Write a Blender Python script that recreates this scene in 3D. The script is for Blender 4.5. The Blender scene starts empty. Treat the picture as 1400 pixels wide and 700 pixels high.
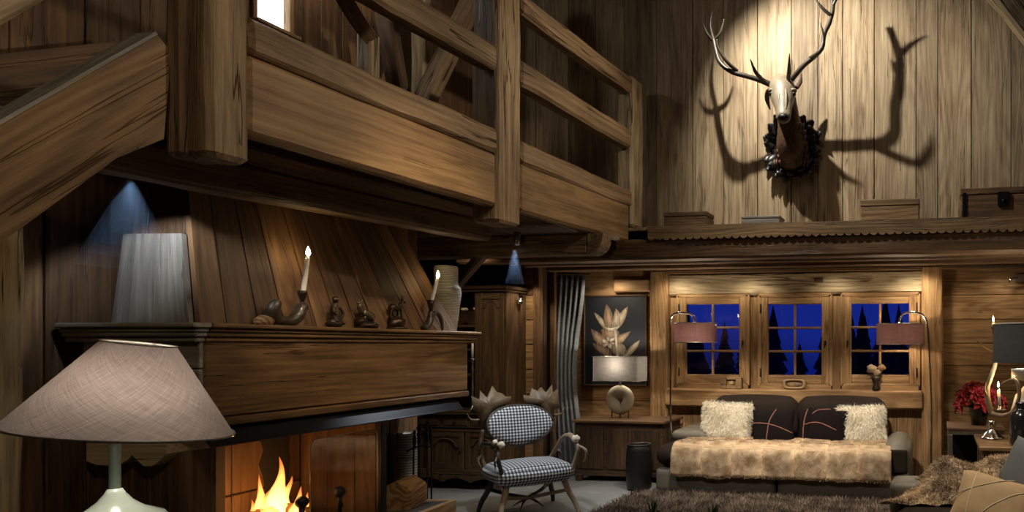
import bpy, math, random
import numpy as np
from mathutils import Vector, Matrix, noise as mnoise

random.seed(11)
C = bpy.context.scene.collection
sc = bpy.context.scene
PI = math.pi

# ------------------------------------------------------------------ camera, world, exposure
EYE, FPX, UX, VY = 1.5, 933.0, 1130.0, 472.0
YAW = math.atan(150 / 933)
cam = bpy.data.cameras.new('camera')
cam.sensor_width = 36.0
cam.lens = FPX / 1400 * 36
cam.shift_x = (700 - UX) / 1400
cam.shift_y = (VY - 350) / 1400
cam.clip_start = 0.05
co = bpy.data.objects.new('camera', cam)
co.location = (0, 0, EYE)
co.rotation_euler = (PI / 2, 0, YAW)
C.objects.link(co)
sc.camera = co

sc.view_settings.view_transform = 'Standard'
sc.view_settings.look = 'None'
sc.view_settings.gamma = 1.0
sc.view_settings.exposure = 0.0
sc.view_settings.use_curve_mapping = False
sc.cycles.use_denoising = True
sc.cycles.max_bounces = 6
sc.cycles.transparent_max_bounces = 12
sc.cycles.sample_clamp_indirect = 4.0
sc.cycles.caustics_reflective = False
sc.cycles.caustics_refractive = False

wd = bpy.data.worlds.new('dusk'); sc.world = wd; wd.use_nodes = True
nt = wd.node_tree; nt.nodes.clear()
wo = nt.nodes.new('ShaderNodeOutputWorld'); bg = nt.nodes.new('ShaderNodeBackground')
tc = nt.nodes.new('ShaderNodeTexCoord'); sp = nt.nodes.new('ShaderNodeSeparateXYZ'); rp = nt.nodes.new('ShaderNodeValToRGB')
nz = nt.nodes.new('ShaderNodeTexNoise'); nz.inputs['Scale'].default_value = 5.0; nz.inputs['Detail'].default_value = 4
mxw = nt.nodes.new('ShaderNodeMath'); mxw.operation = 'MULTIPLY_ADD'; mxw.inputs[1].default_value = .16
nt.links.new(tc.outputs['Generated'], sp.inputs[0]); nt.links.new(tc.outputs['Generated'], nz.inputs['Vector'])
nt.links.new(nz.outputs['Fac'], mxw.inputs[0]); nt.links.new(sp.outputs['Z'], mxw.inputs[2])
rp.color_ramp.elements[0].position = .02; rp.color_ramp.elements[0].color = (.004, .012, .10, 1)
rp.color_ramp.elements[1].position = .22; rp.color_ramp.elements[1].color = (.012, .04, .52, 1)
e = rp.color_ramp.elements.new(.1); e.color = (.02, .05, .62, 1)
nt.links.new(mxw.outputs[0], rp.inputs[0]); nt.links.new(rp.outputs[0], bg.inputs[0]); bg.inputs[1].default_value = 0.34
nt.links.new(bg.outputs[0], wo.inputs[0])

WARM = (1.0, .72, .42); NEUT = (1.0, .86, .66); COOL = (.82, .90, 1.0); CANDLE = (1.0, .58, .22)

def light(name, kind, loc, target=None, power=10, color=WARM, size=.05, cone=60, blend=.5):
    l = bpy.data.lights.new(name, kind); l.energy = power; l.color = color
    if kind == 'AREA':
        l.shape = 'RECTANGLE'; l.size = size[0]; l.size_y = size[1]
    else:
        l.shadow_soft_size = size
    if kind == 'SPOT':
        l.spot_size = math.radians(cone); l.spot_blend = blend
    o = bpy.data.objects.new(name, l); o.location = loc; C.objects.link(o)
    if target is not None:
        o.rotation_euler = (Vector(target) - Vector(loc)).to_track_quat('-Z', 'Y').to_euler()
    return o

# ---- spots and lamps of the room, with added fill lights (table and floor lamps carry their own light further down)
light('deer_spot_light', 'SPOT', (-1.78, 5.22, 4.95), (-.7, 6.4, 3.3), 360, (1, .93, .79), .022, 104, .8)
light('deer_spot_light', 'SPOT', (-1.2, 3.2, 5.7), (-1.0, 6.3, 3.5), 25, (1, .90, .72), .05, 75, .8)  # second spot added as a weak fill to even out the wall
light('roof_fill_light', 'AREA', (-.2, 2.2, 6.0), (-1.0, 2.8, 0), 7, (1, .84, .64), (2.0, 3.0))  # unseen area light added to imitate the ambient light of the hall
light('gallery_fill_light', 'SPOT', (-.5, 4.9, 3.9), (-2.8, 4.85, 3.1), 150, (1, .84, .62), .05, 75, 1)  # unseen, added to brighten posts and rails from the far side
light('gallery_fill_light', 'SPOT', (-.7, 4.1, 3.5), (-2.95, 2.55, 2.75), 92, (1, .84, .62), .05, 60, 1)  # unseen, added to brighten the near half of the gallery
light('stair_fill_light', 'SPOT', (-.9, .6, 3.6), (-3.2, 2.1, 2.2), 62, (1, .78, .50), .2, 75, .8)  # no fixture here; added to brighten the stair side and weathered post
light('loft_fill_light', 'POINT', (-4.0, 3.85, 4.35), None, 13, (1, .92, .8), .06)  # point light added to brighten the boards around the loft window
light('hood_spot_light', 'SPOT', (-3.48, 2.46, 2.24), (-3.75, 2.82, 1.62), 95, (.86, .93, 1), .02, 88, .4)
light('mantel_spot_light', 'SPOT', (-1.6, 3.0, 3.6), (-3.6, 3.9, 1.25), 150, (1, .76, .46), .12, 42, 1)
light('alcove_fill_light', 'SPOT', (-4.2, 5.6, 2.44), (-4.75, 6.4, .9), 26, (1, .82, .6), .05, 100, .8)  # weak unseen spot added to lift the dim alcove
light('pier_spot_light', 'SPOT', (-4.12, 6.50, 2.27), (-4.37, 6.84, 1.3), 16, (1, .84, .6), .02, 90, .6)
light('beam_spot_light', 'SPOT', (-3.46, 5.19, 2.31), (-3.5, 5.2, 0), 65, (.9, .95, 1), .02, 112, .7)
light('chair_spot_light', 'SPOT', (-3.0, 5.6, 2.4), (-3.5, 5.6, .3), 45, (.88, .94, 1), .03, 65, .6)
light('sofa_spot_light', 'SPOT', (-2.2, 5.86, 2.24), (-2.1, 6.7, .4), 140, (1, .88, .72), .04, 85, .7)
light('sofa_spot_light', 'SPOT', (-.8, 5.86, 2.24), (-.9, 6.7, .4), 140, (1, .88, .72), .04, 85, .7)
light('sofa_spot_light', 'SPOT', (-1.7, 2.6, 3.6), (-1.5, 6.45, .1), 150, (1, .90, .76), .04, 34, .8)  # unseen frontal spot added to brighten the sofa base
light('armchair_spot_light', 'SPOT', (.2, 4.4, 2.9), (.35, 4.9, .5), 170, NEUT, .05, 60, .7)
for x, p in ((-3.75, 17), (-2.95, 14), (-2.07, 10), (-1.11, 10), (-.2, 18), (.7, 9)):
    light('niche_downlight_light', 'SPOT', (x, 7.30, 2.32), (x, 7.62, 1.0), p, (1, .86, .62), .04, 140, .8)

def P(u, v, Y):
    """the point at depth Y behind the spot (u, v) of the photograph"""
    s, c = math.sin(YAW), math.cos(YAW)
    a = (u - UX) / FPX
    zc = Y / (a * s + c)
    return Vector((a * zc * c - zc * s, Y, EYE - (v - VY) / FPX * zc))

# ------------------------------------------------------------------ materials
def newmat(name):
    m = bpy.data.materials.new(name); m.use_nodes = True
    n = m.node_tree; b = n.nodes['Principled BSDF']
    return m, n, b

def plain(name, col, rough=.5, metal=0, bump=0, bscale=60, emit=None, estr=0, sheen=0, trans=0, var=.12, spec=.5, coat=0, ior=1.45):
    m, n, b = newmat(name)
    b.inputs['Roughness'].default_value = rough; b.inputs['Metallic'].default_value = metal
    b.inputs['Specular IOR Level'].default_value = spec
    b.inputs['IOR'].default_value = ior
    if coat: b.inputs['Coat Weight'].default_value = coat
    if sheen: b.inputs['Sheen Weight'].default_value = sheen
    if trans: b.inputs['Transmission Weight'].default_value = trans
    t = n.nodes.new('ShaderNodeTexCoord'); z = n.nodes.new('ShaderNodeTexNoise')
    z.inputs['Scale'].default_value = bscale; z.inputs['Detail'].default_value = 5
    n.links.new(t.outputs['Object'], z.inputs['Vector'])
    mx = n.nodes.new('ShaderNodeMix'); mx.data_type = 'RGBA'
    mx.inputs[6].default_value = tuple(c * (1 - var) for c in col) + (1,)
    mx.inputs[7].default_value = tuple(min(1, c * (1 + var)) for c in col) + (1,)
    n.links.new(z.outputs['Fac'], mx.inputs[0]); n.links.new(mx.outputs[2], b.inputs['Base Color'])
    if bump:
        bp = n.nodes.new('ShaderNodeBump'); bp.inputs['Strength'].default_value = bump; bp.inputs['Distance'].default_value = .004
        n.links.new(z.outputs['Fac'], bp.inputs['Height']); n.links.new(bp.outputs[0], b.inputs['Normal'])
    if emit:
        b.inputs['Emission Color'].default_value = tuple(emit) + (1,); b.inputs['Emission Strength'].default_value = estr
    return m

def wood(name, lo, mid, hi, rough=.62, ring=.35, crack=.6, knots=.8, bump=.5, stain=0):
    """old sawn timber: grain runs along the first axis of the 'gc' attribute, 'tone' shifts each board"""
    m, n, b = newmat(name)
    N = n.nodes.new; L = n.links.new
    at = N('ShaderNodeAttribute'); at.attribute_name = 'gc'
    tn = N('ShaderNodeAttribute'); tn.attribute_name = 'tone'
    def mapped(s):
        v = N('ShaderNodeVectorMath'); v.operation = 'MULTIPLY'; v.inputs[1].default_value = s
        L(at.outputs['Vector'], v.inputs[0]); return v.outputs[0]
    def tex(s, detail=5, r=.6, dist=0):
        t = N('ShaderNodeTexNoise'); t.inputs['Scale'].default_value = 1; t.inputs['Detail'].default_value = detail
        t.inputs['Roughness'].default_value = r; t.inputs['Distortion'].default_value = dist
        L(mapped(s), t.inputs['Vector']); return t.outputs['Fac']
    def math2(op, a, bb, clamp=False):
        q = N('ShaderNodeMath'); q.operation = op; q.use_clamp = clamp
        for i, x in enumerate((a, bb)):
            if isinstance(x, (int, float)): q.inputs[i].default_value = x
            else: L(x, q.inputs[i])
        return q.outputs[0]
    broad = tex((.9, 7, 7), 5, .6, .5)
    fine = tex((5, 110, 110), 4, .7)
    blot = tex((1.6, 3.5, 3.5), 4, .6, .3)
    streak = tex((1.3, 42, 42), 4, .65, .25)
    # growth rings: contour lines of a long slow noise, as flat-sawn boards show them
    ct = N('ShaderNodeMath'); ct.operation = 'SINE'
    L(math2('MULTIPLY', tex((.28, 2.4, 2.4), 2, .45, .15), 130), ct.inputs[0])
    wv = math2('ADD', math2('MULTIPLY', ct.outputs[0], .5), .5)
    f = math2('ADD', math2('MULTIPLY', broad, .75), math2('MULTIPLY', wv, ring * .45))
    f = math2('ADD', f, math2('MULTIPLY', fine, .35))
    f = math2('ADD', f, math2('MULTIPLY', blot, .55))
    f = math2('ADD', f, math2('MULTIPLY', streak, .95))
    f = math2('SUBTRACT', f, .72 * .75 + ring * .22 + .395)
    r = N('ShaderNodeValToRGB'); cr = r.color_ramp
    cr.elements[0].position = .12; cr.elements[0].color = tuple(lo) + (1,)
    cr.elements[1].position = .82; cr.elements[1].color = tuple(hi) + (1,)
    k = cr.elements.new(.46); k.color = tuple(mid) + (1,)
    L(f, r.inputs[0])
    # cracks: thin long lines where a stretched noise crosses its middle
    cn = tex((.55, 16, 16), 3, .55, .2)
    cl = math2('ABSOLUTE', math2('SUBTRACT', cn, .5), 0)
    ck = math2('MULTIPLY', math2('SUBTRACT', 1, math2('DIVIDE', cl, .016, True), True), math2('GREATER_THAN', tex((.8, 2.5, 2.5), 1), .52))
    vo = N('ShaderNodeTexVoronoi'); vo.inputs['Scale'].default_value = 1; L(mapped((1.5, 4.5, 4.5)), vo.inputs['Vector'])
    kn = math2('SUBTRACT', 1, math2('DIVIDE', vo.outputs['Distance'], .15, True), True)
    dk = math2('ADD', math2('MULTIPLY', ck, crack), math2('MULTIPLY', math2('POWER', kn, .7), knots), True)
    mu = N('ShaderNodeMix'); mu.data_type = 'RGBA'; mu.blend_type = 'MULTIPLY'
    mu.inputs[7].default_value = (.16, .10, .06, 1)
    L(dk, mu.inputs[0]); L(r.outputs[0], mu.inputs[6])
    hs = N('ShaderNodeHueSaturation'); L(mu.outputs[2], hs.inputs['Color']); L(tn.outputs['Fac'], hs.inputs['Value'])
    L(hs.outputs[0], b.inputs['Base Color'])
    rr = math2('ADD', math2('MULTIPLY', fine, .25), rough - .12)
    L(rr, b.inputs['Roughness'])
    b.inputs['Specular IOR Level'].default_value = .35
    h = math2('SUBTRACT', math2('ADD', math2('ADD', math2('MULTIPLY', fine, .5), math2('MULTIPLY', streak, .8)), math2('MULTIPLY', wv, .2)), math2('MULTIPLY', ck, 1.5))
    bp = N('ShaderNodeBump'); bp.inputs['Strength'].default_value = bump; bp.inputs['Distance'].default_value = .006
    L(h, bp.inputs['Height']); L(bp.outputs[0], b.inputs['Normal'])
    return m

M = {}
M['deerwall'] = wood('pale_pine_boards', (.17, .115, .065), (.35, .265, .165), (.50, .41, .28), ring=.28)
M['honey'] = wood('honey_pine', (.17, .09, .036), (.34, .20, .09), (.50, .33, .165), ring=.35, knots=.7)
M['hewn'] = wood('hewn_beam', (.08, .048, .024), (.215, .14, .075), (.38, .275, .165), ring=.14, crack=1, bump=1)
M['post'] = wood('squared_post_oak', (.10, .062, .032), (.27, .19, .105), (.47, .36, .225), ring=.15, crack=1, bump=1)
M['hewnpale'] = wood('weathered_post', (.20, .145, .085), (.40, .31, .19), (.60, .49, .33), ring=.3, crack=1, bump=.9)
M['fascia'] = wood('sawn_fascia', (.11, .06, .026), (.235, .145, .067), (.35, .23, .115), ring=.12, crack=.3, knots=.5, bump=.4)
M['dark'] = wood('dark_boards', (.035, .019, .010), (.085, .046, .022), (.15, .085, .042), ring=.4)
M['brown'] = wood('brown_boards', (.055, .029, .013), (.14, .076, .034), (.25, .147, .07), ring=.25, crack=.6)
M['mantel'] = wood('mantel_oak', (.07, .036, .014), (.185, .103, .042), (.33, .20, .09), ring=.3, crack=.9, knots=.9)
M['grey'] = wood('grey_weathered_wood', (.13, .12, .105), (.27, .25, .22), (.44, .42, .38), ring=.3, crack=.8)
M['hutch'] = wood('hutch_oak', (.05, .028, .014), (.11, .064, .031), (.19, .115, .06), ring=.4, crack=.3, rough=.45)
M['log'] = wood('log_wood', (.10, .05, .02), (.21, .12, .05), (.33, .20, .09), ring=.8)
M['boxwood'] = wood('box_wood', (.13, .075, .035), (.26, .165, .08), (.38, .25, .13), ring=.4, knots=.4)
M['black'] = plain('black_iron', (.012, .012, .013), .42, .6, .15)
M['blacksteel'] = plain('dark_steel_sheet', (.03, .033, .038), .38, .85, .1, 20)
M['void'] = plain('dark_backing', (.012, .009, .006), .9)
M['chrome'] = plain('chrome', (.72, .72, .74), .12, 1, var=.03)
M['brushed'] = plain('brushed_metal', (.42, .42, .41), .35, 1)
M['silver'] = plain('silver', (.66, .63, .58), .18, 1)
M['bronze'] = plain('dark_bronze', (.055, .038, .026), .38, .7, .3, 70)
M['horn'] = plain('dark_horn', (.04, .028, .018), .35, 0, .4, 45, coat=.3)
M['antler'] = plain('antler_brown', (.038, .029, .021), .42, 0, .35, 50, var=.35)
M['bone'] = plain('antler_pale', (.27, .20, .125), .5, 0, .4, 45, var=.3)
M['burr'] = plain('antler_cut', (.72, .66, .54), .6, 0, .5, 90)
M['candle'] = plain('candle_wax', (.82, .79, .70), .45, 0, emit=(1, .8, .5), estr=.0, sheen=.2)
M['flame'] = plain('candle_flame', (1, .8, .5), .5, emit=(1, .78, .42), estr=60)
M['white'] = plain('white_ceramic', (.75, .75, .70), .25, 0, coat=.4, var=.05)
M['stone'] = plain('hearth_stone', (.04, .04, .04), .4, 0, .3, 25)
M['slate'] = plain('grey_floor_stone', (.20, .205, .20), .5, 0, .3, 9, var=.2)
M['soot'] = plain('soot', (.015, .012, .010), .85, 0, .3, 18)
M['red'] = plain('red_petal', (.22, .008, .014), .6, var=.45, bscale=25)
M['leaf'] = plain('green_leaf', (.02, .05, .015), .5, var=.3)
M['bulb'] = plain('bulb', (1, .9, .7), .5, emit=(1, .88, .66), estr=14)
M['glassdark'] = plain('dark_glass_bottle', (.012, .012, .012), .18, 0, coat=.5)
M['sofa'] = plain('taupe_leather', (.135, .122, .094), .5, 0, .15, 40, var=.08)
M['sofadark'] = plain('brown_velvet', (.020, .014, .010), .85, 0, .15, 60, spec=.15)
M['blackfab'] = plain('black_cushion_cloth', (.007, .005, .005), .9, 0, .2, 80, spec=.1)
M['ribbon'] = plain('rust_ribbon', (.19, .07, .048), .7)
M['greycloth'] = plain('grey_cushion_cloth', (.085, .09, .095), .8, 0, .3, 180)
M['binleather'] = plain('black_leather', (.010, .010, .010), .38, 0, .2, 60)
M['ovalwood'] = plain('turned_wood', (.33, .22, .11), .5, 0, .2, 30)
M['fleece'] = plain('cream_fleece', (.78, .70, .54), .8, var=.12)
M['rugbase'] = plain('rug_backing', (.07, .055, .04), .9)
M['snow'] = plain('evening_snow', (.55, .62, .8), .8)
M['conifer'] = plain('conifer_green', (.012, .018, .012), .9)
M['canvasblack'] = plain('dark_canvas', (.012, .014, .020), .6, var=.3, bscale=8)
M['leath'] = plain('tan_suede', (.40, .27, .135), .75, 0, .25, 14, sheen=.2, var=.22)
M['stitch'] = plain('cream_stitching', (.70, .62, .46), .7)
M['winlit'] = plain('lit_window_pane', (.8, .9, 1), .3, emit=(.80, .92, 1.0), estr=3.0)

def fabric_check(name, a, bcol, scale):
    m, n, b = newmat(name); N = n.nodes.new; L = n.links.new
    at = N('ShaderNodeAttribute'); at.attribute_name = 'gc'
    s = N('ShaderNodeVectorMath'); s.operation = 'SCALE'; s.inputs['Scale'].default_value = scale
    L(at.outputs['Vector'], s.inputs[0])
    x = N('ShaderNodeSeparateXYZ'); L(s.outputs[0], x.inputs[0])
    def sq(o):
        fr = N('ShaderNodeMath'); fr.operation = 'FRACT'; L(o, fr.inputs[0])
        g = N('ShaderNodeMath'); g.operation = 'GREATER_THAN'; g.inputs[1].default_value = .5; L(fr.outputs[0], g.inputs[0]); return g.outputs[0]
    ad = N('ShaderNodeMath'); ad.operation = 'ADD'; L(sq(x.outputs[0]), ad.inputs[0]); L(sq(x.outputs[1]), ad.inputs[1])
    hf = N('ShaderNodeMath'); hf.operation = 'MULTIPLY'; hf.inputs[1].default_value = .5; L(ad.outputs[0], hf.inputs[0])
    r = N('ShaderNodeValToRGB'); r.color_ramp.interpolation = 'CONSTANT'
    r.color_ramp.elements[0].color = tuple(a) + (1,)
    r.color_ramp.elements[1].position = .9; r.color_ramp.elements[1].color = tuple(bcol) + (1,)
    k = r.color_ramp.elements.new(.4); k.color = tuple((p * .75 + q * .25) for p, q in zip(a, bcol)) + (1,)
    L(hf.outputs[0], r.inputs[0]); L(r.outputs[0], b.inputs['Base Color']); b.inputs['Roughness'].default_value = .85
    return m
M['check'] = fabric_check('houndstooth_check', (.012, .014, .018), (.66, .69, .72), 36)

def linen(name, col, dens=220, transl=.35, rough=.85, bias=0.0):
    """woven shade cloth that lets part of its bulb's light through"""
    m, n, b = newmat(name); N = n.nodes.new; L = n.links.new
    at = N('ShaderNodeAttribute'); at.attribute_name = 'gc'
    cols = []
    for s in ((dens, dens * .05, 1), (dens * .05, dens, 1)):
        mp_ = N('ShaderNodeMapping'); mp_.inputs['Rotation'].default_value = (0, 0, bias); L(at.outputs['Vector'], mp_.inputs['Vector'])
        v = N('ShaderNodeVectorMath'); v.operation = 'MULTIPLY'; v.inputs[1].default_value = s; L(mp_.outputs[0], v.inputs[0])
        t = N('ShaderNodeTexNoise'); t.inputs['Scale'].default_value = 1; t.inputs['Detail'].default_value = 2; L(v.outputs[0], t.inputs['Vector'])
        cols.append(t.outputs['Fac'])
    ad = N('ShaderNodeMath'); ad.operation = 'ADD'; L(cols[0], ad.inputs[0]); L(cols[1], ad.inputs[1])
    r = N('ShaderNodeValToRGB'); r.color_ramp.elements[0].position = .25; r.color_ramp.elements[1].position = .75
    hf = N('ShaderNodeMath'); hf.operation = 'MULTIPLY'; hf.inputs[1].default_value = .5; L(ad.outputs[0], hf.inputs[0]); L(hf.outputs[0], r.inputs[0])
    r.color_ramp.elements[0].color = tuple(c * .55 for c in col) + (1,); r.color_ramp.elements[1].color = tuple(min(1, c * 1.35) for c in col) + (1,)
    b.inputs['Roughness'].default_value = rough; L(r.outputs[0], b.inputs['Base Color'])
    tr = N('ShaderNodeBsdfTranslucent'); L(r.outputs[0], tr.inputs['Color'])
    ms = N('ShaderNodeMixShader'); ms.inputs[0].default_value = transl
    out = n.nodes['Material Output']; L(b.outputs[0], ms.inputs[1]); L(tr.outputs[0], ms.inputs[2]); L(ms.outputs[0], out.inputs['Surface'])
    return m
M['linen'] = linen('mauve_linen', (.265, .212, .195), 300, .30, .85, .7)
M['slatelinen'] = linen('grey_linen', (.17, .155, .15), 160, .3)
M['darklinen'] = linen('charcoal_linen', (.035, .037, .04), 200, .08)
M['maroon'] = linen('maroon_silk', (.105, .052, .05), 70, .22, .35)
M['curtain'] = linen('grey_woven_curtain', (.17, .185, .21), 90, .05)

def furmat(name, lo, hi, border=None):
    m, n, b = newmat(name); N = n.nodes.new; L = n.links.new
    at = N('ShaderNodeAttribute'); at.attribute_name = 'gc'; tn = N('ShaderNodeAttribute'); tn.attribute_name = 'tone'
    t = N('ShaderNodeTexNoise'); t.inputs['Scale'].default_value = 7; t.inputs['Detail'].default_value = 4; L(at.outputs['Vector'], t.inputs['Vector'])
    r = N('ShaderNodeValToRGB'); r.color_ramp.elements[0].position = .36; r.color_ramp.elements[1].position = .64
    r.color_ramp.elements[0].color = tuple(lo) + (1,); r.color_ramp.elements[1].color = tuple(hi) + (1,)
    L(t.outputs['Fac'], r.inputs[0])
    hs = N('ShaderNodeHueSaturation'); L(r.outputs[0], hs.inputs['Color']); L(tn.outputs['Fac'], hs.inputs['Value'])
    L(hs.outputs[0], b.inputs['Base Color']); b.inputs['Roughness'].default_value = .75; b.inputs['Specular IOR Level'].default_value = .2
    return m
M['tanfur'] = furmat('tan_rabbit_fur', (.27, .175, .095), (.54, .41, .27))
M['foxfur'] = furmat('mottled_grey_tan_fur', (.26, .19, .13), (.68, .54, .38))
M['whitefur'] = furmat('white_sheepskin', (.74, .68, .55), (.92, .88, .78))
M['rugfur'] = furmat('brown_shag_pile', (.09, .065, .048), (.30, .235, .18))

def glass(name, refl=.05, tint=(1, 1, 1)):
    m, n, b = newmat(name); n.nodes.remove(b); N = n.nodes.new; L = n.links.new
    tr = N('ShaderNodeBsdfTransparent'); tr.inputs[0].default_value = tuple(tint) + (1,)
    gl = N('ShaderNodeBsdfGlossy'); gl.inputs['Roughness'].default_value = .02
    lw = N('ShaderNodeLayerWeight'); lw.inputs[0].default_value = .5; pw = N('ShaderNodeMath'); pw.operation = 'POWER'; pw.inputs[1].default_value = 3.5; L(lw.outputs['Facing'], pw.inputs[0])
    fr = N('ShaderNodeMath'); fr.operation = 'MULTIPLY_ADD'; fr.inputs[1].default_value = .5; fr.inputs[2].default_value = refl * .6; L(pw.outputs[0], fr.inputs[0])
    ms = N('ShaderNodeMixShader'); L(fr.outputs[0], ms.inputs[0]); L(tr.outputs[0], ms.inputs[1]); L(gl.outputs[0], ms.inputs[2])
    L(ms.outputs[0], n.nodes['Material Output'].inputs['Surface']); return m
M['pane'] = glass('window_glass'); M['screen'] = glass('fire_screen_glass', tint=(.75, .75, .72))

def fireMat():
    m, n, b = newmat('fire'); n.nodes.remove(b); N = n.nodes.new; L = n.links.new
    at = N('ShaderNodeAttribute'); at.attribute_name = 'gc'
    x = N('ShaderNodeSeparateXYZ'); L(at.outputs['Vector'], x.inputs[0])
    r = N('ShaderNodeValToRGB'); els = r.color_ramp.elements
    els[0].color = (1, .50, .16, 1); els[1].color = (.85, .16, .02, 1)
    k = els.new(.45); k.color = (1, .36, .08, 1)
    L(x.outputs[0], r.inputs[0])
    em = N('ShaderNodeEmission'); L(r.outputs[0], em.inputs[0])
    st = N('ShaderNodeMath'); st.operation = 'MULTIPLY_ADD'; st.inputs[1].default_value = -13; st.inputs[2].default_value = 14; L(x.outputs[0], st.inputs[0])
    L(st.outputs[0], em.inputs[1])
    tr = N('ShaderNodeBsdfTransparent'); ms = N('ShaderNodeMixShader')
    lw = N('ShaderNodeLayerWeight'); lw.inputs[0].default_value = .5
    sm = N('ShaderNodeMath'); sm.operation = 'MULTIPLY'; L(lw.outputs['Facing'], sm.inputs[0]); sm.inputs[1].default_value = .9
    ad = N('ShaderNodeMath'); ad.operation = 'MULTIPLY_ADD'; ad.use_clamp = True; L(x.outputs[0], ad.inputs[0]); ad.inputs[1].default_value = .45; L(sm.outputs[0], ad.inputs[2])
    L(ad.outputs[0], ms.inputs[0]); L(em.outputs[0], ms.inputs[1]); L(tr.outputs[0], ms.inputs[2])
    L(ms.outputs[0], n.nodes['Material Output'].inputs['Surface']); return m
M['fire'] = fireMat()

# ------------------------------------------------------------------ mesh helpers
def basis(o):
    m = o.matrix_basis.copy()
    return basis(o.parent) @ m if o.parent else m

class MB:
    """collects shapes with grain coordinates; build() links them as ONE mesh object"""
    def __init__(s): s.V, s.F, s.G, s.T, s.S = [], [], [], [], []
    def add(s, vs, fs, g=None, tone=1.0, smooth=False, M4=None):
        o = len(s.V)
        vs = [Vector(v) for v in vs]
        if g is None: g = vs
        if M4 is not None: vs = [M4 @ v for v in vs]
        s.V += vs; s.G += [tuple(x) for x in g]
        s.T += ([tone] * len(vs) if isinstance(tone, (int, float)) else list(tone))
        s.F += [tuple(i + o for i in f) for f in fs]; s.S += [smooth] * len(fs)
        return s
    def build(s, name, mat, parent=None, local=False):
        vs = s.V
        if parent is not None and not local:
            inv = basis(parent).inverted(); vs = [inv @ v for v in vs]
        me = bpy.data.meshes.new(name)
        me.from_pydata([tuple(v) for v in vs], [], s.F)
        a = me.attributes.new('gc', 'FLOAT_VECTOR', 'POINT'); a.data.foreach_set('vector', np.array(s.G, dtype=np.float32).ravel())
        a = me.attributes.new('tone', 'FLOAT', 'POINT'); a.data.foreach_set('value', np.array(s.T, dtype=np.float32))
        me.polygons.foreach_set('use_smooth', np.array(s.S, dtype=bool))
        me.materials.append(mat); me.update()
        o = bpy.data.objects.new(name, me); C.objects.link(o)
        if parent is not None: o.parent = parent
        return o

def thing(name, label, cat, loc=(0, 0, 0), rz=0, group=None):
    o = bpy.data.objects.new(name, None); o.empty_display_size = .1; C.objects.link(o)
    o.location = loc; o.rotation_euler = (0, 0, rz); return tag(o, label, cat, group)
def tag(o, label, cat, group=None, kind=None):
    o['label'] = label; o['category'] = cat
    if group: o['group'] = group
    if kind: o['kind'] = kind
    return o
def struct(o):
    o['kind'] = 'structure'; return o

def roff(): return Vector((random.uniform(0, 60), random.uniform(0, 60), random.uniform(0, 60)))
def rtone(a=.18): return 1 + random.uniform(-a, a)

def beam(mb, p0, p1, w, h, up=(0, 0, 1), rough=0.0, ch=.012, seg=None, tone=None, taper=1.0, bend=None):
    """squared timber from p0 to p1 with chamfered edges; w across, h along up; rough makes it hand-hewn"""
    p0, p1 = Vector(p0), Vector(p1); d = p1 - p0; L = d.length; t = d.normalized()
    up = Vector(up); sd = t.cross(up)
    if sd.length < 1e-4: sd = t.cross(Vector((0, 1, 0)))
    sd.normalize(); up = sd.cross(t).normalized()
    if seg is None: seg = max(2, int(L / .09)) if rough or bend else 1
    ch = min(ch, w * .3, h * .3, L * .3)
    off = roff(); tone = rtone(.1) if tone is None else tone
    st = [0.0, ch / L] + [i / seg for i in range(1, seg)] + [1 - ch / L, 1.0]
    st = sorted(set(round(min(1, max(0, q)), 6) for q in st))
    vs, gs, fs = [], [], []
    for k, q in enumerate(st):
        sc_ = 1 + (taper - 1) * q
        a, b2 = w / 2 * sc_, h / 2 * sc_
        ins = ch if k in (0, len(st) - 1) else 0
        a -= ins * .8; b2 -= ins * .8
        ring = [(-a, -b2 + ch), (-a + ch, -b2), (a - ch, -b2), (a, -b2 + ch), (a, b2 - ch), (a - ch, b2), (-a + ch, b2), (-a, b2 - ch)]
        for x, y in ring:
            c0 = p0 + d * q
            if bend: c0 = c0 + up * bend * math.sin(PI * q)
            if rough:
                nv = mnoise.noise_vector(Vector((q * L * 2.3 + off.x, x * 6 + off.y, y * 6 + off.z)))
                n2 = mnoise.noise_vector(Vector((q * L * 9 + off.x, x * 20 + off.y, y * 20)))
                x2 = x + nv.y * rough + n2.y * rough * .4; y2 = y + nv.z * rough + n2.z * rough * .4
            else: x2, y2 = x, y
            vs.append(c0 + sd * x2 + up * y2); gs.append(off + Vector((q * L, x, y)))
    for k in range(len(st) - 1):
        for i in range(8):
            j = (i + 1) % 8
            fs.append((k * 8 + i, k * 8 + j, (k + 1) * 8 + j, (k + 1) * 8 + i))
    e = (len(st) - 1) * 8
    fs.append(tuple(reversed(range(8)))); fs.append(tuple(e + i for i in range(8)))
    mb.add(vs, fs, gs, tone); return mb

def box(mb, c, s, rz=0, ch=.004, along=0, tone=None, M4=None):
    """bevelled block, c = centre, s = size; grain along axis 'along'"""
    R = Matrix.Rotation(rz, 3, 'Z'); c = Vector(c)
    ax = [R @ Vector(v) for v in ((1, 0, 0), (0, 1, 0), (0, 0, 1))]
    d = ax[along] * s[along] / 2
    o = [i for i in range(3) if i != along]
    upi = 2 if along != 2 else 1
    wi = [i for i in o if i != upi][0]
    tmp = MB(); beam(tmp, c - d, c + d, s[wi], s[upi], ax[upi], 0, ch, 1, tone)
    mb.add(tmp.V, tmp.F, tmp.G, tmp.T, False, M4); return mb

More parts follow.
